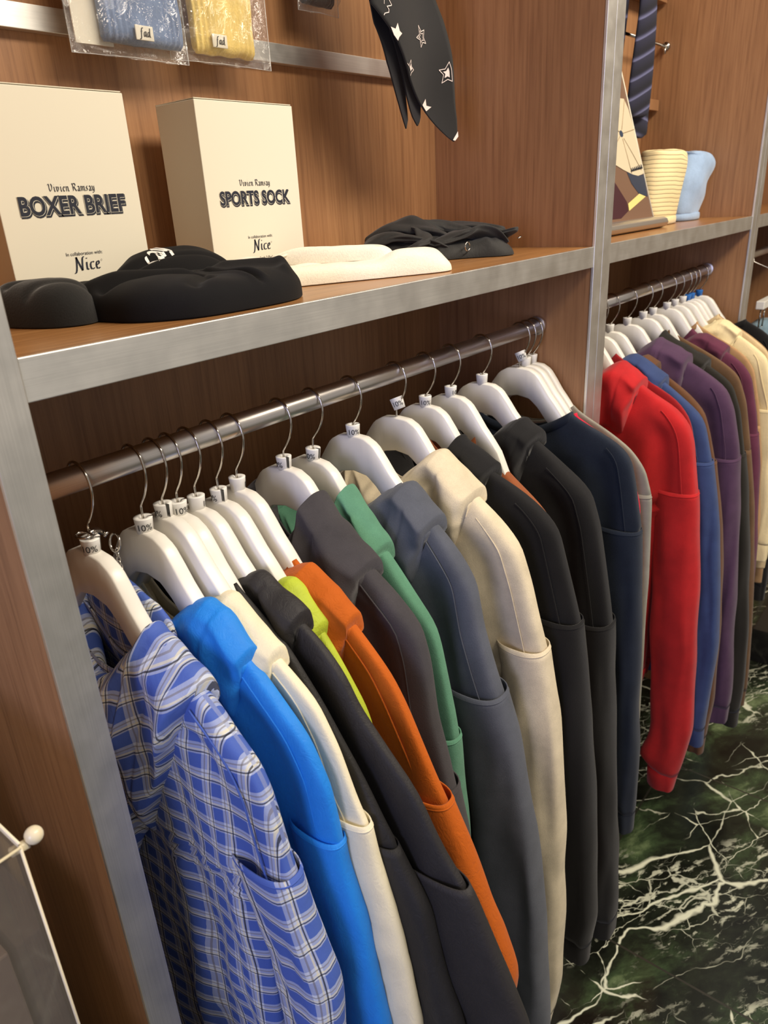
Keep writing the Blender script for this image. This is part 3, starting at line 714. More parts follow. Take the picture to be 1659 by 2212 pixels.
# far rail
G18 = [(-.055, 1.205), (-.074, 1.196), (-.126, 1.160), (-.183, 1.129), (-.208, 1.1), (-.218, 1.073), (-.238, .964), (-.252, .86), (-.262, .763), (-.274, .598), (-.284, .432), (-.272, .33), (-.262, .27)]
garment('hoodie', 'bright red hoodie hanging first on the far rail', 'hoodie', 1.345, G18, .030, F('red fleece', (182, 33, 35), **fleece), .964, .56, .27, 25.2,
        hood=dict(neck=0.074, reach=.118, drop=.14, bulge=.030), amp=.006, sT=.026, sw=.08)
garment('hoodie', 'darker red hoodie mostly hidden behind the bright red hoodie', 'hoodie', 1.376, [(d+.012, z) for d, z in G18], .008, F('dark red fleece', (150, 30, 34), **fleece), .955, .56, .315, 26.2, amp=.002, sT=.010, sw=.06, seams=False)
G19 = [(-.06, 1.206), (-.073, 1.199), (-.143, 1.157), (-.171, 1.136), (-.207, 1.108), (-.219, 1.086), (-.241, 1.007), (-.268, .877), (-.285, .742), (-.296, .622), (-.296, .449), (-.293, .369)]
garment('hoodie', 'denim blue hoodie hanging between the red hoodies and the brown one', 'hoodie', 1.408, G19, .020, F('blue fleece', (54, 70, 112), **fleece), 1.007, .56, .36, 27.4, hood=dict(neck=0.073, reach=.14, drop=.11, bulge=.018), amp=.004)
G20 = [(-.065, 1.195), (-.08, 1.187), (-.13, 1.158), (-.17, 1.130), (-.20, 1.10), (-.215, 1.06), (-.232, 1.0), (-.26, .86), (-.285, .65), (-.292, .45), (-.288, .30)]
garment('hoodie', 'brown hoodie hanging between the denim blue hoodie and the plum one', 'hoodie', 1.458, G20, .018, F('brown fleece', (98, 65, 42), **fleece), .99, .56, .30, 28.3, hood=dict(neck=0.080, reach=.105, drop=.08, bulge=.014), amp=.003)
G21 = [(-.055, 1.213), (-.07, 1.203), (-.135, 1.174), (-.175, 1.152), (-.212, 1.126), (-.231, 1.086), (-.252, 1.004), (-.269, .859), (-.292, .652), (-.307, .419), (-.306, .338)]
garment('hoodie', 'plum purple hoodie with a deep square hood on the far rail', 'hoodie', 1.55, G21, .028, F('plum fleece', (80, 55, 80), **fleece), .975, .56, .335, 29.9, hood=dict(neck=0.070, reach=.136, drop=.15, bulge=.024, taper=.06), amp=.005, sT=.03)
OLV = F('olive black fleece', (36, 33, 28), **fleece)
G22 = [(-.04, 1.204), (-.05, 1.197), (-.146, 1.151), (-.180, 1.130), (-.201, 1.113), (-.223, 1.059), (-.248, .945), (-.272, .82), (-.289, .688), (-.306, .52), (-.318, .356), (-.318, .28)]
garment('hoodie', 'olive black hoodie hanging between the plum hoodie and the maroon one', 'hoodie', 1.64, G22, .022, OLV, .955, .56, .27, 31.1, hood=dict(neck=0.052, reach=.15, drop=.10, bulge=.018), amp=.004)
garment('sweatshirt', 'olive brown sweatshirt showing a thin edge before the maroon hoodie', 'sweatshirt', 1.70, [(d+.004, z-.004) for d, z in G22], .012, F('olive brown fleece', (108, 82, 58), **fleece), .945, .56, .29, 32.3, collar=True, amp=.003, sT=.014, seams=False)
G23 = [(-.06, 1.200), (-.085, 1.183), (-.14, 1.155), (-.179, 1.132), (-.204, 1.101), (-.225, 1.02), (-.25, .887), (-.27, .7), (-.28, .45), (-.28, .32)]
garment('hoodie', 'maroon hoodie hanging between the olive black hoodie and the pale cream shirt', 'hoodie', 1.785, G23, .018, F('maroon fleece', (98, 48, 68), **fleece), .96, .56, .31, 33.8, hood=dict(neck=0.095, reach=.15, drop=.10, bulge=.016), amp=.003)
garment('overshirt', 'tan overshirt half hidden by the pale cream shirt', 'shirt', 1.845, [(d+.01, z-.006) for d, z in G23], .010, F('tan cotton', (176, 138, 98), **fleece), .96, .62, .40, 34.8, amp=.003, seams=False, collar=True)
CRM = F('pale cream cotton', (238, 220, 172), rough=.85, nap=1300, strength=.3, wrinkle=.3, sheen=.1, vary=.05)
G24 = [(-.075, 1.203), (-.114, 1.184), (-.16, 1.158), (-.205, 1.125), (-.226, 1.066), (-.247, 1.011), (-.262, .9), (-.275, .75), (-.275, .6)]
garment('shirt', 'pale cream cotton shirt hanging beyond the maroon hoodie', 'shirt', 1.90, G24, .018, CRM, .99, .60, .60, 36.6, hood=dict(neck=0.100, reach=.145, drop=.09, bulge=.012, taper=.2), amp=.006, sT=.022)
garment('knit', 'ecru knit hanging behind the pale cream shirt', 'knit', 1.935, [(d+.006, z-.004) for d, z in G24], .010, F('ecru knit', (214, 190, 146), **fleece), .98, .60, .56, 37.7, collar=True, amp=.003, seams=False)
garment('knit', 'sand brown knit squeezed before the last black crew neck', 'knit', 1.966, [(d+.012, z-.008) for d, z in G24], .010, F('sand knit', (168, 134, 96), **fleece), .98, .60, .50, 38.7, collar=True, amp=.003, seams=False)
G25 = [(-.11, 1.176), (-.15, 1.160), (-.19, 1.130), (-.21, 1.09), (-.23, 1.0), (-.25, .85), (-.265, .6), (-.265, .42)]
garment('sweatshirt', 'black crew neck hanging last at the far end of the rail', 'sweatshirt', 2.027, G25, .018, BLK, .97, .56, .42, 40.2, collar=True, amp=.004)

# ------------------------------------------------------------------ soft goods lying on the shelf
def mound(name, m, poly, z0, H, parent=None, power=4.0, seed=1.0, rough=0.0, creases=(), crumple=0.0, sub=1, NR=26, NA=96, tiltx=0.0):
    """a soft flat-bottomed heap over an outline seen from above"""
    P = [Vector(p) for p in poly]; c = sum(P, Vector((0, 0)))/len(P); n = len(P)
    pts = []
    for k in range(NA):                       # closed Catmull-Rom outline
        u = k*n/NA; i = int(u); f_ = u-i
        p0, p1, p2, p3 = P[i-1], P[i % n], P[(i+1) % n], P[(i+2) % n]
        pts.append(0.5*((2*p1)+(p2-p0)*f_+(2*p0-5*p1+4*p2-p3)*f_*f_+(3*p1-p0-3*p2+p3)*f_**3))
    rows = []
    for r_ in range(NR+1):
        t = r_/NR; rad = math.sin(t*math.pi/2)**0.8
        row = []
        for p in pts:
            q = c+(p-c)*max(rad, 0.002)
            h = H*(1-min(1, rad)**power)**(1/power*1.4) if rad < 1 else 0
            h *= 1+tiltx*(q.x-c.x)
            h *= 1+rough*1.6*nz(q.x*14, q.y*14, seed)+rough*0.8*nz(q.x*34, q.y*34, seed+3)
            for (ax, ay, bx, by, wd, dp) in creases:
                a = Vector((ax, ay)); b_ = Vector((bx, by)); ab = b_-a
                tt = max(0, min(1, (q-a).dot(ab)/ab.length_squared)); d = (q-(a+ab*tt)).length
                h += dp*math.exp(-(d/wd)**2)*smooth((1-rad)/0.15)
            if crumple:
                w = Vector((q.x+0.02*nz(q.x*20, q.y*20, seed), q.y, seed))
                rg = 1-abs(noise.noise(w*24))*2; rg2 = 1-abs(noise.noise(w*52))*2
                h *= 1+crumple*(0.65*rg+0.45*rg2-0.45)
            row.append((q.x, q.y, z0+max(0.0003, h)))
        rows.append(row)
    base = [(p.x, p.y, z0) for p in pts]; rows.append(base)
    rows.append([(c.x+(p.x-c.x)*0.9, c.y+(p.y-c.y)*0.9, z0) for p in pts])
    return MB().grid(rows, True, True, True).build(name, m, parent, True, 0, sub)

BLACKC = F('black jersey', (15, 14, 15), rough=.9, nap=1300, strength=.3, sheen=.04, vary=.08)
ZS = SH1+0.0008
sh = empty('boxer_shorts', (.44, .60, ZS), 'folded black boxer shorts lying in front of the BOXER BRIEF box', 'shorts')
fr = mound('folded_front', BLACKC, [(.345, .675), (.352, .60), (.362, .555), (.40, .524), (.45, .518), (.50, .520), (.532, .532), (.552, .556), (.540, .60), (.50, .655), (.44, .682), (.38, .685)], ZS, .031, sh, 5.0, 2.1, .08,
      [(.362, .60, .445, .575, .0045, -.012), (.355, .62, .44, .590, .010, .006), (.476, .52, .470, .60, .0030, -.007), (.482, .52, .477, .60, .0035, .004), (.470, .52, .464, .60, .003, .003), (.41, .535, .445, .56, .006, -.005),
       (.50, .60, .535, .565, .012, .007), (.525, .54, .55, .57, .008, .007)], 0.0, 1, 40, 140)
bk = mound('folded_back', BLACKC, [(.400, .658), (.425, .622), (.47, .606), (.52, .612), (.548, .640), (.53, .672), (.48, .685), (.43, .684)], ZS+.002, .045, sh, 3.0, 4.4, .05, [(.42, .645, .52, .625, .005, -.006), (.44, .665, .53, .655, .012, .005)], 0.0, 1, 36, 120)
mound('waistband', F('black elastic', (22, 22, 22), rough=.8, nap=600, strength=.4), [(.300, .685), (.302, .64), (.316, .605), (.342, .595), (.366, .62), (.366, .675), (.335, .688)], ZS, .037, sh, 3.4, 6.2, .05, [(.31, .66, .36, .635, .004, -.004), (.31, .63, .355, .612, .004, -.003)])
def drape(mb, vf, org, ux, uy, surf, lift=0.0006):
    dg = bpy.context.evaluated_depsgraph_get(); dg.update()
    from mathutils.bvhtree import BVHTree
    e = surf.evaluated_get(dg); me = e.to_mesh(); mw = surf.matrix_world
    bv = BVHTree.FromPolygons([mw @ v.co for v in me.vertices], [tuple(p.vertices) for p in me.polygons]); e.to_mesh_clear()
    v, f = vf; ux = Vector(ux); uy = Vector(uy); out = []
    for p in v:
        q = Vector(org)+ux*float(p[0])+uy*float(p[1]); hit = bv.ray_cast(Vector((q.x, q.y, 3)), Vector((0, 0, -1)))
        out.append((q.x, q.y, (hit[0].z if hit[0] else org[2])+lift))
    return mb.add(out, f)
bpy.context.view_layer.update()
drape(MB(), pen_mesh('say', .034, .30), (.458, .640, ZS+.05), (.80, .60, 0), (-.60, .80, 0), bk).build('waist_lettering', CLIP, bk, False, fix=False)

CARDW = plain('white lettering', (230, 226, 216), .8)
SOCK = F('white cotton rib', (238, 230, 212), rough=.95, nap=500, strength=.5, sheen=.3, vary=.04)
sk = empty('folded_socks', (.69, .59, ZS), 'folded white sports socks lying in front of the SPORTS SOCK box', 'socks')
lo = mound('sock_foot', SOCK, [(.56, .635), (.60, .608), (.66, .578), (.72, .548), (.770, .525), (.797, .531), (.806, .556), (.780, .588), (.72, .615), (.66, .645), (.60, .672), (.565, .665)], ZS, .021, sk, 4, 3.3, .10, [(.73, .56, .79, .55, .02, .010), (.60, .64, .70, .60, .006, -.004)])
mound('sock_leg', SOCK, [(.625, .672), (.652, .632), (.690, .598), (.722, .574), (.744, .582), (.722, .612), (.690, .640), (.655, .676)], ZS+.019, .0175, sk, 4, 5.3, .10, [(.64, .665, .72, .59, .005, -.004)])
mb = MB()
for k in range(12):
    a = k/11; x_, y_ = lerp(.622, .655, a), lerp(.668, .680, a)
    mb.tube([(x_, y_, ZS+.012), (x_+.002, y_-.003, ZS+.026), (x_+.014, y_-.016, ZS+.031)], .0013, 6)
mb.build('ribbed_cuff', SOCK, sk)
mound('toe_fold', SOCK, [(.53, .640), (.555, .615), (.595, .600), (.60, .625), (.57, .655), (.54, .665)], ZS, .034, sk, 2.6, 7.3, .08)

bd = empty('crumpled_cloth', (.955, .66, ZS), 'crumpled black nylon cloth lying beside the white socks', 'cloth')
BLN = F('black crumpled nylon', (30, 29, 28), rough=.72, nap=1800, strength=.2, wrinkle=.3, sheen=.1, spec=.4)
mound('cloth_base', BLN, [(.868, .735), (.880, .675), (.91, .632), (.955, .598), (.985, .566), (1.015, .566), (1.028, .60), (1.015, .665), (.985, .725), (.94, .755), (.89, .76)], ZS, .026, bd, 2.6, 9.4, .30, (), .35, 1, 30, 110)
def strip(pts, wa, wb, seed):
    P = [Vector(p) for p in pts]; rows = []; N = 34
    for i in range(N):
        u = i/(N-1)*(len(P)-1); k = min(int(u), len(P)-2); f_ = u-k
        p0, p1, p2, p3 = P[max(k-1, 0)], P[k], P[k+1], P[min(k+2, len(P)-1)]
        q = 0.5*((2*p1)+(p2-p0)*f_+(2*p0-5*p1+4*p2-p3)*f_*f_+(3*p1-p0-3*p2+p3)*f_**3)
        tn = (p2-p1).normalized(); sd = tn.cross(Vector((0, 0, 1))).normalized(); up = sd.cross(tn)
        e = math.sqrt(max(0, 1-(2*i/(N-1)-1)**6))*.9+.1; tw = 1.3*nz(u*.7, seed, 2)
        row = []
        for j in range(28):
            a = 2*math.pi*j/28; c_, s_ = math.cos(a)*wa*e, math.sin(a)*wb*e
            c_, s_ = c_*math.cos(tw)-s_*math.sin(tw), c_*math.sin(tw)+s_*math.cos(tw)
            w = 1+.30*math.sin(3*a+seed+2*u)*(wb/wa)+.35*nz(math.cos(a)*1.6+seed, math.sin(a)*1.6, u*1.5)
            v = q+sd*c_*w+up*s_*w
            row.append((v.x, v.y, max(v.z, ZS+.0006)))
        rows.append(row)
    return MB().grid(rows, True, True, True)
for i, (pts, wa, wb) in enumerate((
    ([(.872, .735, ZS+.022), (.895, .70, ZS+.034), (.92, .665, ZS+.024), (.945, .63, ZS+.014)], .018, .006),
    ([(.90, .755, ZS+.026), (.925, .72, ZS+.044), (.945, .68, ZS+.043), (.96, .64, ZS+.022)], .017, .007),
    ([(.935, .745, ZS+.032), (.955, .70, ZS+.046), (.985, .665, ZS+.042), (1.005, .62, ZS+.026)], .016, .007),
    ([(.925, .655, ZS+.016), (.955, .628, ZS+.030), (.985, .605, ZS+.030), (1.015, .575, ZS+.018)], .017, .006),
    ([(.965, .73, ZS+.024), (.990, .69, ZS+.040), (1.010, .64, ZS+.040), (1.022, .585, ZS+.034)], .015, .006),
    ([(.985, .665, ZS+.034), (1.000, .625, ZS+.030), (1.010, .590, ZS+.024), (1.020, .562, ZS+.036)], .013, .005),
    ([(.885, .675, ZS+.012), (.905, .655, ZS+.022), (.93, .67, ZS+.036), (.95, .705, ZS+.042)], .013, .005))):
    strip(pts, wa, wb, i*2.3+1).build('cloth_fold', BLN, bd, True, 0, 1)
mb = MB(); mb.tube([(.945+.006*math.cos(a*.5), .602, ZS+.016+.006*math.sin(a*.5)) for a in range(13)], .0009, 8); mb.build('metal_ring', CHROME, bd)
mb = MB(); mb.tube([(1.012, .558, ZS+.022), (1.018, .556, ZS+.024)], .0012, 8); mb.build('snap_stud', CHROME, bd)

# ------------------------------------------------------------------ packets and scarves hung on the back panel
CARD = plain('white backing card', (232, 226, 210), .7)
FILM = clear('clear film', (.99, .99, .99), .09, .03, .9, .11)
FILM2 = clear('film seal', (.97, .97, .97), .1, .25, 0, .15)
def packet(x0, x1, z0, z1, y, k0, k1, kz, rgb, label, lab=None, seed=1.0, cardx=None):
    t = empty('knit_packet', ((x0+x1)/2, y, z0), label, 'packet', 'clear knit packets hung on the back panel')
    KN = F('packed knit '+str(rgb), rgb, rough=.95, nap=420, strength=.7, sheen=.3, vary=.18)
    rows = []; n = 150; m_ = 40; th = .009
    for i in range(m_+1):
        z = lerp(kz, z1-.012, i/m_); e = min(1, math.sqrt(max(0, 1-(1-min(1, i/4))**2))+.25)
        row = []
        for k in range(n):
            a = 2*math.pi*k/n; c_, s_ = math.cos(a), math.sin(a)
            u = math.copysign(abs(c_)**.5, c_); w = math.copysign(abs(s_)**.5, s_)
            rib = 1+.10*math.sin(u*(k1-k0)*480)
            row.append(((k0+k1)/2+(k1-k0)/2*u*(.96+.04*e)+.003*nz(z*14, 0, seed), y+th*w*rib*e+.002*nz(u*3, z*30, seed), z+.003*nz(u*3, seed, 1)))
        rows.append(row)
    body = MB().grid(rows, True, True, True).build('knit_body', KN, t)
    if lab:
        lx, lz = lab; w = .0215
        MB().box(lx-w/2, lx+w/2, y-th-.0042, y-th-.0026, lz-.0066, lz+.0066).build('woven_tag', CARD, t, False, .0006)
        place_letters(MB(), pen_mesh('fAd', .0145, .17, 12, .07), (lx, y-th-.0045, lz-.0035)).build('tag_lettering', INK, t, False, fix=False)
    if cardx:
        MB().box(cardx[0], cardx[1], y+.006, y+.0075, z0+.010, z1-.02).build('backing_card', CARD, t, False)
    for sg, yy in ((-1, y-.017), (1, y+.013)):
        rows = []; nx, nz_ = 46, 40
        for i in range(nz_+1):
            row = []
            for k in range(nx+1):
                u, v = k/nx, i/nz_; x_ = lerp(x0, x1, u); z = lerp(z0, z1, v)
                e = smooth(min(u, 1-u)/.16)*smooth(min(v, 1-v)/.10)
                cr = (1-abs(nz(x_*26, z*12, seed))*2)*.0030+.005*nz(x_*14, z*9, seed+4)
                row.append((x_+.002*nz(z*30, 0, seed), lerp(y, yy, e)+cr*(.4+.6*e)*sg*.8, z+.002*nz(x_*30, 3, seed)))
            rows.append(row)
        MB().grid(rows).build('film_sheet', FILM, t, True, 0, 0)
    mb = MB(); mb.tube([(x0, y, z1), (x0+.001, y-.001, (z0+z1)/2), (x0, y, z0), (lerp(x0, x1, .5), y, z0+.0015), (x1, y, z0), (x1-.001, y-.001, (z0+z1)/2), (x1, y, z1)], .0005, 6); mb.build('film_seal', FILM2, t)
    MB().tube([((x0+x1)/2, BACK-.001, z1-.008), ((x0+x1)/2, y-.03, z1-.008), ((x0+x1)/2, y-.036, z1-.002)], .002, 10).build('display_hook', CHROME, t)
    return t
packet(.4675, .608, 1.6475, 1.86, .748, .503, .600, 1.660, (116, 136, 172), 'clear packet of dusty blue ribbed knit hanging before the wall bar', (.546, 1.6695), 2.0, (.478, .520))
packet(.592, .742, 1.6535, 1.88, .757, .626, .714, 1.6625, (232, 204, 120), 'clear packet of yellow ribbed knit hanging before the wall bar', (.6535, 1.6745), 5.0)
packet(.80, .876, 1.725, 1.90, .757, .806, .862, 1.733, (40, 38, 40), 'clear packet of black knit at the top beside the star scarf', None, 8.0)

SCARF = F('black star cotton', (34, 33, 33), rough=.85, nap=1500, strength=.25, sheen=.12, vary=.04)
sc_ = empty('star_scarf', (.93, .66, 1.572), 'black scarf printed with white stars hanging point down above the shelf', 'scarf')
def ysurf(x_, z, y): return y+.010*math.sin((x_-.9)*26)+.004*math.sin(z*40)
def panel(name, L, Rr, y, parent, m, th=.0016):
    L = sorted(L, key=lambda p: -p[1]); Rr = sorted(Rr, key=lambda p: -p[1]); ztop, zb = L[0][1], min(L[-1][1], Rr[-1][1]); rows = []
    lz = [-p[1] for p in L]; lx = [p[0] for p in L]; rz = [-p[1] for p in Rr]; rx = [p[0] for p in Rr]
    for i in range(61):
        z = lerp(ztop, zb, i/60); a = float(np.interp(-z, lz, lx)); b_ = float(np.interp(-z, rz, rx)); b_ = max(b_, a+.0004)
        rows.append([(lerp(a, b_, k/20), ysurf(lerp(a, b_, k/20), z, y), z) for k in range(21)])
    return MB().grid(rows).build(name, m, parent, True, 0, 0, th)
MAINL = [(.875, 1.93), (.84, 1.80), (.812, 1.716), (.831, 1.701), (.858, 1.681), (.884, 1.659), (.898, 1.645), (.928, 1.624), (.946, 1.612), (.998, 1.577), (1.0065, 1.5725)]
MAINR = [(.885, 1.93), (.95, 1.83), (.978, 1.743), (.988, 1.722), (1.002, 1.677), (1.012, 1.634), (1.017, 1.603), (1.016, 1.585), (1.0075, 1.5725)]
main = panel('scarf_front', MAINL, MAINR, .660, sc_, SCARF)
SC2 = F('black scarf back', (22, 22, 26), rough=.6, nap=1800, strength=.15, sheen=.1)
panel('scarf_fold', [(.865, 1.92), (.825, 1.74), (.829, 1.70), (.855, 1.66), (.895, 1.615), (.907, 1.598), (.9125, 1.588)], [(.89, 1.92), (.88, 1.74), (.888, 1.69), (.912, 1.64), (.921, 1.612), (.922, 1.60), (.9135, 1.588)], .674, sc_, SC2)
panel('scarf_fold', [(.87, 1.925), (.84, 1.74), (.852, 1.692), (.867, 1.673), (.898, 1.637), (.923, 1.604), (.937, 1.592)], [(.89, 1.925), (.89, 1.74), (.905, 1.684), (.940, 1.647), (.950, 1.622), (.9475, 1.60), (.9385, 1.592)], .667, sc_, SC2)
def print_lines(mb, pts, wd, closed=True):
    P = pts+[pts[0]] if closed else pts
    for (a, b_) in zip(P, P[1:]):
        a, b_ = Vector(a), Vector(b_); d = (b_-a).normalized(); nn = Vector((-d.y, d.x))*wd/2
        q = [a-d*wd*.3+nn, b_+d*wd*.3+nn, b_+d*wd*.3-nn, a-d*wd*.3-nn]
        mb.add([(p.x, ysurf(p.x, p.y, .660)-.0016, p.y) for p in q], [(0, 1, 2, 3)])
def print_fill(mb, pts):
    c = sum((Vector(p) for p in pts), Vector((0, 0)))/len(pts)
    v = [(c.x, ysurf(c.x, c.y, .660)-.0018, c.y)]+[(p[0], ysurf(p[0], p[1], .660)-.0018, p[1]) for p in pts]
    mb.add(v, [(0, i+1, (i+1) % len(pts)+1) for i in range(len(pts))])
def scaled(pts, k):
    c = sum((Vector(p) for p in pts), Vector((0, 0)))/len(pts); return [tuple(c+(Vector(p)-c)*k) for p in pts]
mb = MB()
print_fill(mb, [(.858, 1.7), (.862, 1.692), (.868, 1.69), (.860, 1.685), (.857, 1.681), (.848, 1.686), (.842, 1.694), (.852, 1.693)])
print_fill(mb, [(.949, 1.625), (.952, 1.616), (.964, 1.616), (.951, 1.610), (.941, 1.617)])
print_fill(mb, [(1.0155, 1.586), (1.015, 1.579), (1.008, 1.5735), (1.004, 1.5745)])
S2 = [(.923, 1.707), (.93, 1.701), (.939, 1.704), (.936, 1.695), (.942, 1.689), (.933, 1.689), (.928, 1.683), (.925, 1.691), (.914, 1.692), (.924, 1.697)]
print_lines(mb, S2, .0009); print_lines(mb, scaled(S2, .55), .0007)
S4 = [(.995, 1.672), (1.000, 1.664), (1.001, 1.661), (1.004, 1.649), (.995, 1.651), (.984, 1.646), (.986, 1.656), (.976, 1.661), (.988, 1.663)]
print_lines(mb, S4, .0009); print_fill(mb, scaled(S4, .5))
S3 = [(.898, 1.648), (.900, 1.651), (.907, 1.655), (.899, 1.658), (.896, 1.665), (.891, 1.658), (.886, 1.660)]
print_lines(mb, S3, .0009, False); print_fill(mb, scaled(S3, .5))
print_lines(mb, [(.844, 1.724), (.849, 1.718), (.848, 1.717), (.839, 1.715), (.842, 1.712), (.841, 1.709), (.833, 1.707), (.831, 1.705)], .0009, False)
print_lines(mb, [(.836, 1.724), (.834, 1.717)], .0006, False)
mb.build('star_print', plain('pale pink print', (226, 210, 204), .8), main, False, fix=False)
MB().tube([(.88, BACK-.001, 1.928), (.88, .64, 1.928), (.88, .632, 1.936)], .0025, 10).build('scarf_peg', CHROME, sc_)

# ------------------------------------------------------------------ middle bay shelf
def stripes_mat():
    m, n, l, b = mat('navy striped knit')
    tc = n.new('ShaderNodeTexCoord'); sp = n.new('ShaderNodeSeparateXYZ'); l.new(tc.outputs['UV'], sp.inputs[0])
    t = math_(n, l, 'FRACT', math_(n, l, 'DIVIDE', sp.outputs[1], .036))
    dk, lt, md_ = lin((20, 20, 34)), lin((104, 106, 142)), lin((40, 40, 62))
    col = ramp(n, l, t, [(0, dk), (.55, md_), (.62, lt), (.78, md_), (.86, dk)], 'LINEAR')
    l.new(col, b.inputs['Base Color']); b.inputs['Roughness'].default_value = .95
    bump(n, l, b, noise_tex(n, l, texco(n, l, (1, 1, 1)), 600, 3), .4, .001)
    return m
STR = stripes_mat()
ks = empty('striped_scarf', (1.79, .70, 1.595), 'navy scarf with pale blue stripes hanging in the middle bay', 'scarf')
def scarf_tail(name, x0, x1, zb, zt, y, dv, slope):
    rows, uv = [], []
    for i in range(50):
        z = lerp(zb, zt, i/49); k = min(1, (z-zb)/.012+.25)
        row, u_ = [], []
        for j in range(24):
            a = 2*math.pi*j/24; c_ = math.copysign(abs(math.cos(a))**.6, math.cos(a)); s_ = math.sin(a)
            x_ = lerp(x0, x1, (1+c_*k**.5)/2)+.004*math.sin(z*14)
            row.append((x_, y+.008*s_*k**.4+.006*math.sin(z*11+x_*20), z)); u_.append((x_, z+dv+slope*(x_-x0)))
        rows.append(row); uv.append(u_)
    return MB().grid(rows, True, True, True, uv).build(name, STR, ks)
scarf_tail('scarf_tail', 1.758, 1.846, 1.597, 1.99, .700, .0, .15)
scarf_tail('scarf_tail', 1.712, 1.806, 1.635, 1.99, .682, .014, -.35)
scarf_tail('scarf_tail', 1.640, 1.725, 1.62, 1.99, .715, .02, -.2)
MB().tube([(1.70, BACK-.001, 1.985), (1.70, .69, 1.985), (1.835, .69, 1.985), (1.835, BACK-.001, 1.985)], .004, 10).build('hanging_bar', CHROME, ks)

sg = empty('poster_holder', (1.47, .585, SH1), 'leaning cap photo in a silver holder on the middle bay shelf', 'sign')
py0, pz0, py1, pz1 = .597, 1.4335, .68, 1.72
def onp(x_, v, off=0.0):
    n_ = Vector((0, -(pz1-pz0), py1-py0)).normalized()
    return Vector((x_, lerp(py0, py1, v), lerp(pz0, pz1, v)))+n_*off
PRB = plain('print brown', (112, 84, 66), .45)
mb = MB(); X0, X1a, X1b = 1.30, 1.6655, 1.6365
c8 = [onp(X0, 0), onp(X1a, 0), onp(X1b, 1), onp(X0, 1)]
mb.add(c8+[p+Vector((0, .004, .0012)) for p in c8], [(0, 1, 2, 3), (7, 6, 5, 4), (0, 4, 5, 1), (1, 5, 6, 2), (2, 6, 7, 3), (3, 7, 4, 0)]).build('photo_board', PRB, sg, False)
mb = MB(); mb.tube([onp(X1a, 0, .0005), onp(X1b, 1, .0005)], .0016, 6); mb.build('board_edge', PAPER, sg)
def shape(name, pts, m, off):
    v = [onp(x_, q, off) for x_, q in pts]; c = sum(v, Vector())/len(v)
    MB().add([c]+v, [(0, i+1, (i+1) % len(v)+1) for i in range(len(v))]).build(name, m, sg, False)
shape('printed_brim', [(1.568, .318), (1.618, .295), (1.656, .30), (1.655, .151), (1.61, .174), (1.581, .243)], plain('print navy', (36, 48, 70), .45), .0006)
shape('printed_cap', [(1.45, .55), (1.50, .72), (1.56, .79), (1.598, .792), (1.624, .792), (1.638, .728), (1.646, .616), (1.652, .477), (1.656, .343), (1.655, .306), (1.623, .292), (1.595, .302), (1.552, .333), (1.50, .38), (1.46, .44)], plain('print cap cream', (206, 192, 164), .45), .0009)
shape('printed_button', [(1.575+.009*math.cos(a), .563+.022*math.sin(a)) for a in [k*.6283 for k in range(10)]], plain('print button', (40, 56, 80), .45), .0014)
shape('printed_label', [(1.61, .174), (1.642, .152), (1.54, .069), (1.542, .116)], plain('print yellow', (226, 206, 128), .45), .0012)
shape('printed_jacket', [(1.40, .36), (1.497, .26), (1.539, .128), (1.537, .069), (1.496, .029), (1.40, .031)], plain('print maroon', (58, 20, 32), .45), .0006)
mb = MB()
for k in range(7): mb.tube([onp(1.588+k*.0095, .318+.003*k, .0014), onp(1.591+k*.0095, .340+.004*k, .0014), onp(1.594+k*.0095, .322+.003*k, .0014)], .0011, 5)
mb.build('printed_lettering', INKB, sg)
mb = MB()
for x_, v_ in ((1.624, .785), (1.650, .60), (1.645, .33), (1.59, .31), (1.50, .42), (1.50, .66)): mb.tube([onp(lerp(1.575, x_, .12), lerp(.563, v_, .12), .0012), onp(lerp(1.575, x_, .6), lerp(.563, v_, .58), .0012), onp(x_, v_, .0012)], .0008, 5)
mb.build('printed_seams', plain('print seam tan', (168, 148, 118), .5), sg)
prof = [(.575, .0), (.566, .004), (.5625, .011), (.566, .018), (.574, .0215), (.600, .0215), (.606, .017), (.606, .0)]
MB().grid([[(x_, y_, SH1+.0004+z) for y_, z in prof] for x_ in (1.29, 1.655, 1.6615)], True, True, True).build('silver_base', plain('satin silver', (206, 202, 196), .32, .9), sg, False, .0015)

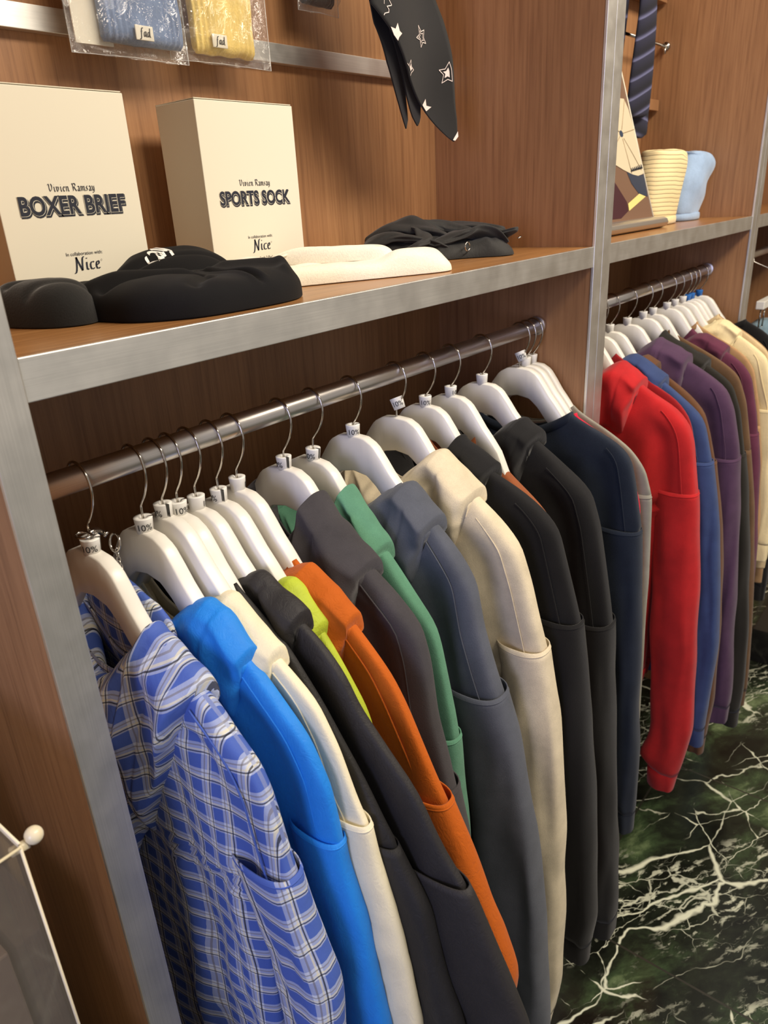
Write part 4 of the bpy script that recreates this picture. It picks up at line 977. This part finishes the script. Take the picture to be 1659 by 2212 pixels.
def knit_lines():
    m, n, l, b = mat('cream ribbed knit')
    tc = n.new('ShaderNodeTexCoord'); sp = n.new('ShaderNodeSeparateXYZ'); l.new(tc.outputs['UV'], sp.inputs[0])
    t = math_(n, l, 'FRACT', math_(n, l, 'DIVIDE', sp.outputs[1], .0085))
    col = ramp(n, l, t, [(0, lin((236, 216, 164))), (.80, lin((240, 222, 172))), (.87, lin((104, 86, 66))), (.93, lin((120, 100, 76))), (1.0, lin((236, 216, 164)))])
    l.new(col, b.inputs['Base Color']); b.inputs['Roughness'].default_value = .95
    h = ramp(n, l, t, [(0, (.3,)*3), (.4, (1,)*3), (.86, (0,)*3), (1, (.3,)*3)])
    bump(n, l, b, h, .12, .001)
    return m
def beanie(label, m, x0, x1, yc, ztop, dep, seed, slouch, mcuff=None):
    t = empty('beanie', ((x0+x1)/2, yc, SH1), label, 'hat', 'beanies on the middle bay shelf')
    rows, uv = [], []; zb = SH1+.0006; N = 46
    for i in range(N):
        v = i/(N-1); z = zb+.012+(ztop-zb-.012)*math.sin(v*math.pi/2)**.92 if v > 0 else zb+.012
        w = (x1-x0)/2*(.92+.16*math.sin(min(1, v*1.25)*math.pi)*slouch)*(math.sqrt(max(0, 1-max(0, (v-(.74 if slouch < .5 else .55))/(.26 if slouch < .5 else .45))**2.6)) if v < 1 else .02)
        dx = slouch*.045*smooth((v-.1)/.6)*(1-smooth((v-.75)/.25)*.9)
        d = dep*(.8+.35*math.sin(v*2.6))*(math.sqrt(max(0, 1-max(0, (v-(.7 if slouch < .5 else .5))/(.3 if slouch < .5 else .5))**2.4)) if v < 1 else .02)
        row, u_ = [], []
        for k in range(64):
            a = 2*math.pi*k/64; c_ = math.copysign(abs(math.cos(a))**.85, math.cos(a)); s_ = math.copysign(abs(math.sin(a))**.85, math.sin(a))
            wr = 1+.10*slouch*nz(c_*2.2, z*26, seed)+.05*slouch*math.sin(z*90+c_*3)
            zz = z+.006*slouch*nz(c_*3, s_*2, seed+z*9)
            row.append(((x0+x1)/2+dx+w*c_*wr, yc+d*s_*wr, zz)); u_.append((c_, z+.10*max(0, c_)*smooth((v-.55)/.3)*.5+.002*c_))
        rows.append(row); uv.append(u_)
    MB().grid(rows, True, True, True, uv).build('crown', m, t, True, 0, 1)
    rr = []
    for g, z in ((.90, 0), (1.02, .001), (1.04, .008), (1.02, .015), (.94, .017)):
        rr.append([((x0+x1)/2+(x1-x0)/2*.95*g*math.cos(2*math.pi*k/64)+.004*slouch*nz(k*.2, 1, seed), yc+dep*.85*g*math.sin(2*math.pi*k/64), zb+z) for k in range(64)])
    MB().grid(rr, True, True, True).build('rolled_cuff', mcuff or m, t)
beanie('cream ribbed beanie with thin dark lines standing beside the cap photo', knit_lines(), 1.695, 1.868, .630, 1.568, .036, 2.2, .25, F('cream knit', (238, 218, 166), rough=.95, nap=500, strength=.5))
beanie('slouchy pale blue beanie standing behind the cream ribbed beanie', F('pale blue knit', (152, 176, 206), rough=.95, nap=500, strength=.5, sheen=.3), 1.880, 2.030, .632, 1.566, .040, 7.7, .8)

# ------------------------------------------------------------------ chain clipped on the first hanger
kc = empty('wallet_chain', (.31, .60, 1.20), 'silver chain with a clasp hooked round the first white hanger', 'chain')
mb = MB(); cpts = [(.2905+.006*math.cos(a*.52), .590+.009*math.sin(a*.52), 1.2395) for a in range(13)]
mb.tube(cpts[:-1], .0012, 8, closed=True); mb.tube([(.297, .590, 1.2395), (.302, .594, 1.238), (.310, .601, 1.234), (.3165, .602, 1.2285)], [.0014, .0030, .0030, .0022], 10); mb.tube([(.3165, .602, 1.2285), (.3180, .600, 1.2265)], .0032, 10)
mb.build('lobster_clasp', CHROME, kc)
KF = 1.085
def back(p): return (p[0]*KF+.006, p[1]*KF-.008, 1.5+(p[2]-1.5)*KF+.019)
mb = MB(); mb.tube([back((.288+.002*math.sin(a*.45), .5515+.0078*math.cos(a*.45), 1.225+.0078*math.sin(a*.45))) for a in range(14)], .0012, 8, closed=True); mb.build('split_ring', CHROME, kc)
mb = MB(); cp = [Vector(back(p)) for p in [(.288, .551, 1.217), (.2875, .550, 1.206), (.2870, .547, 1.197), (.2865, .543, 1.187), (.287, .538, 1.176), (.288, .534, 1.166), (.290, .531, 1.156)]]
L_ = []
for a, b_ in zip(cp, cp[1:]): L_ += [a.lerp(b_, q) for q in (0, .33, .66)]
for i, p in enumerate(L_):
    tn = (L_[min(i+1, len(L_)-1)]-L_[max(i-1, 0)]).normalized(); sd = tn.cross(Vector((1, 0, 0) if i % 2 else (0, 1, 0))).normalized()
    mb.tube([p+tn*.0032*math.cos(q*.7854)+sd*.0019*math.sin(q*.7854) for q in range(8)], .0006, 6, closed=True)
mb.build('chain_links', CHROME, kc)

# ------------------------------------------------------------------ clear display case at the lower left
ac = empty('display_case', (-.1, .56, 0), 'clear acrylic display case on a pale pedestal left of the shelving', 'case')
ACR = clear('clear acrylic', (.95, .93, .88), .04, .03)
EDGE = plain('polished acrylic edge', (226, 214, 184), .3)
ax0, ax1, ay0, ay1, az0, az1 = -.34, .12, .427, .78, .78, 1.12
box('pedestal', plain('pale laminate', (196, 180, 146), .5), ax0, ax1, ay0, ay1, 0, az0-.0005, ac)
for nm, b6 in (('front_pane', (ax0, ax1, ay0, ay0+.003, az0, az1)), ('side_pane', (ax1-.003, ax1, ay0+.0032, ay1, az0, az1)), ('side_pane', (ax0, ax0+.003, ay0+.0032, ay1, az0, az1)), ('top_pane', (ax0, ax1, ay0, ay1, az1+.0002, az1+.0032))):
    box(nm, ACR, *b6, ac, 0)
mb = MB(); e_ = .0011
for p, q in (((ax1, ay0, az0), (ax1, ay0, az1)), ((ax0, ay0, az1), (ax1, ay0, az1)), ((ax1, ay0, az1), (ax1, ay1, az1)), ((ax1, ay1, az0), (ax1, ay1, az1)), ((ax1, ay0, az1+.003), (ax1, ay1, az1+.003))): mb.tube([p, q], e_, 6)
mb.build('pane_edges', EDGE, ac)
mb = MB(); mb.tube([(ax1-.004, ay0+.008, az1-.006), (ax1+.006, ay0+.003, az1-.003)], .0035, 12)
kn = mb.build('corner_clip', EDGE, ac)
bm = bmesh.new(); bmesh.ops.create_uvsphere(bm, u_segments=20, v_segments=12, radius=.0062); bmesh.ops.translate(bm, vec=(ax1+.0105, ay0+.002, az1+.001), verts=bm.verts)
me = bpy.data.meshes.new('ball_knob'); bm.to_mesh(me); bm.free(); me.polygons.foreach_set('use_smooth', [True]*len(me.polygons)); me.materials.append(EDGE)
o = bpy.data.objects.new('ball_knob', me); C.objects.link(o); o.parent = kn
o.matrix_parent_inverse = kn.matrix_world.inverted()
tag(box('folded_shirt', F('violet blue cotton', (70, 70, 150), **fleece), -.06, .074, .48, .60, az0+.0005, az0+.085, None, .006), 'violet blue folded shirt inside the clear display case', 'shirt')
tag(box('gift_box', plain('brown grey card', (96, 82, 78), .7), .080, .114, .52, .70, az0+.0005, az0+.17, None, .002), 'brown grey box inside the clear display case', 'box')
tag(box('card_sleeve', plain('tan card', (176, 148, 96), .7), -.26, .074, .62, .70, az0+.0005, az0+.27, None, .002), 'tan card box at the left inside the clear display case', 'box')

# ------------------------------------------------------------------ far right: plinth, trousers
tag(box('display_plinth', plain('black stone plinth', (30, 29, 28), .15), 2.366, 2.9, -.7, .40, 0, .122, None, .002), 'low black polished plinth on the marble floor beyond the far rail', 'plinth')
th_ = empty('trouser_hanger', (2.36, .50, 1.16), 'white clip hanger holding the pale denim in the far bay', 'hanger')
MB().box(2.283, 2.62, .490, .512, 1.164, 1.186).build('clip_bar', WHITE, th_, False, .002)
mb = MB(); mb.tube([(2.30, .501, 1.166), (2.298, .501, 1.115), (2.34, .501, 1.110), (2.345, .501, 1.166)], .0022, 8); mb.build('wire_clip', CHROME, th_)
mb = MB(); mb.tube([(2.45, .501, 1.184), (2.45, .51, 1.25), (2.45, .57, 1.275), (2.45, .575, 1.296), (2.45, .5925, 1.3065), (2.45, .608, 1.296)], .0015, 8); mb.build('hook', CHROME, th_)
rows = []
for i in range(30):
    z = lerp(1.118, .42, i/29); w = .02+.012*smooth(i/8)
    rows.append([(2.31+.13*k/15+.006*math.sin(z*40+k)-.008*smooth(i/6), .501+w*math.sin(2*math.pi*k/30*2)*.6+.004*nz(k*.5, z*20, 1), z+.004*math.sin(k)) for k in range(16)]+[(2.31+.13*(15-k)/15, .53+.01*nz(k, z*9, 3), z) for k in range(16)])
tag(MB().grid(rows, True, True, True).build('denim_trousers', F('pale denim', (126, 152, 168), rough=.9, nap=900, strength=.4, vary=.25), None), 'pale blue denim trousers clipped under the white hanger in the far bay', 'trousers')
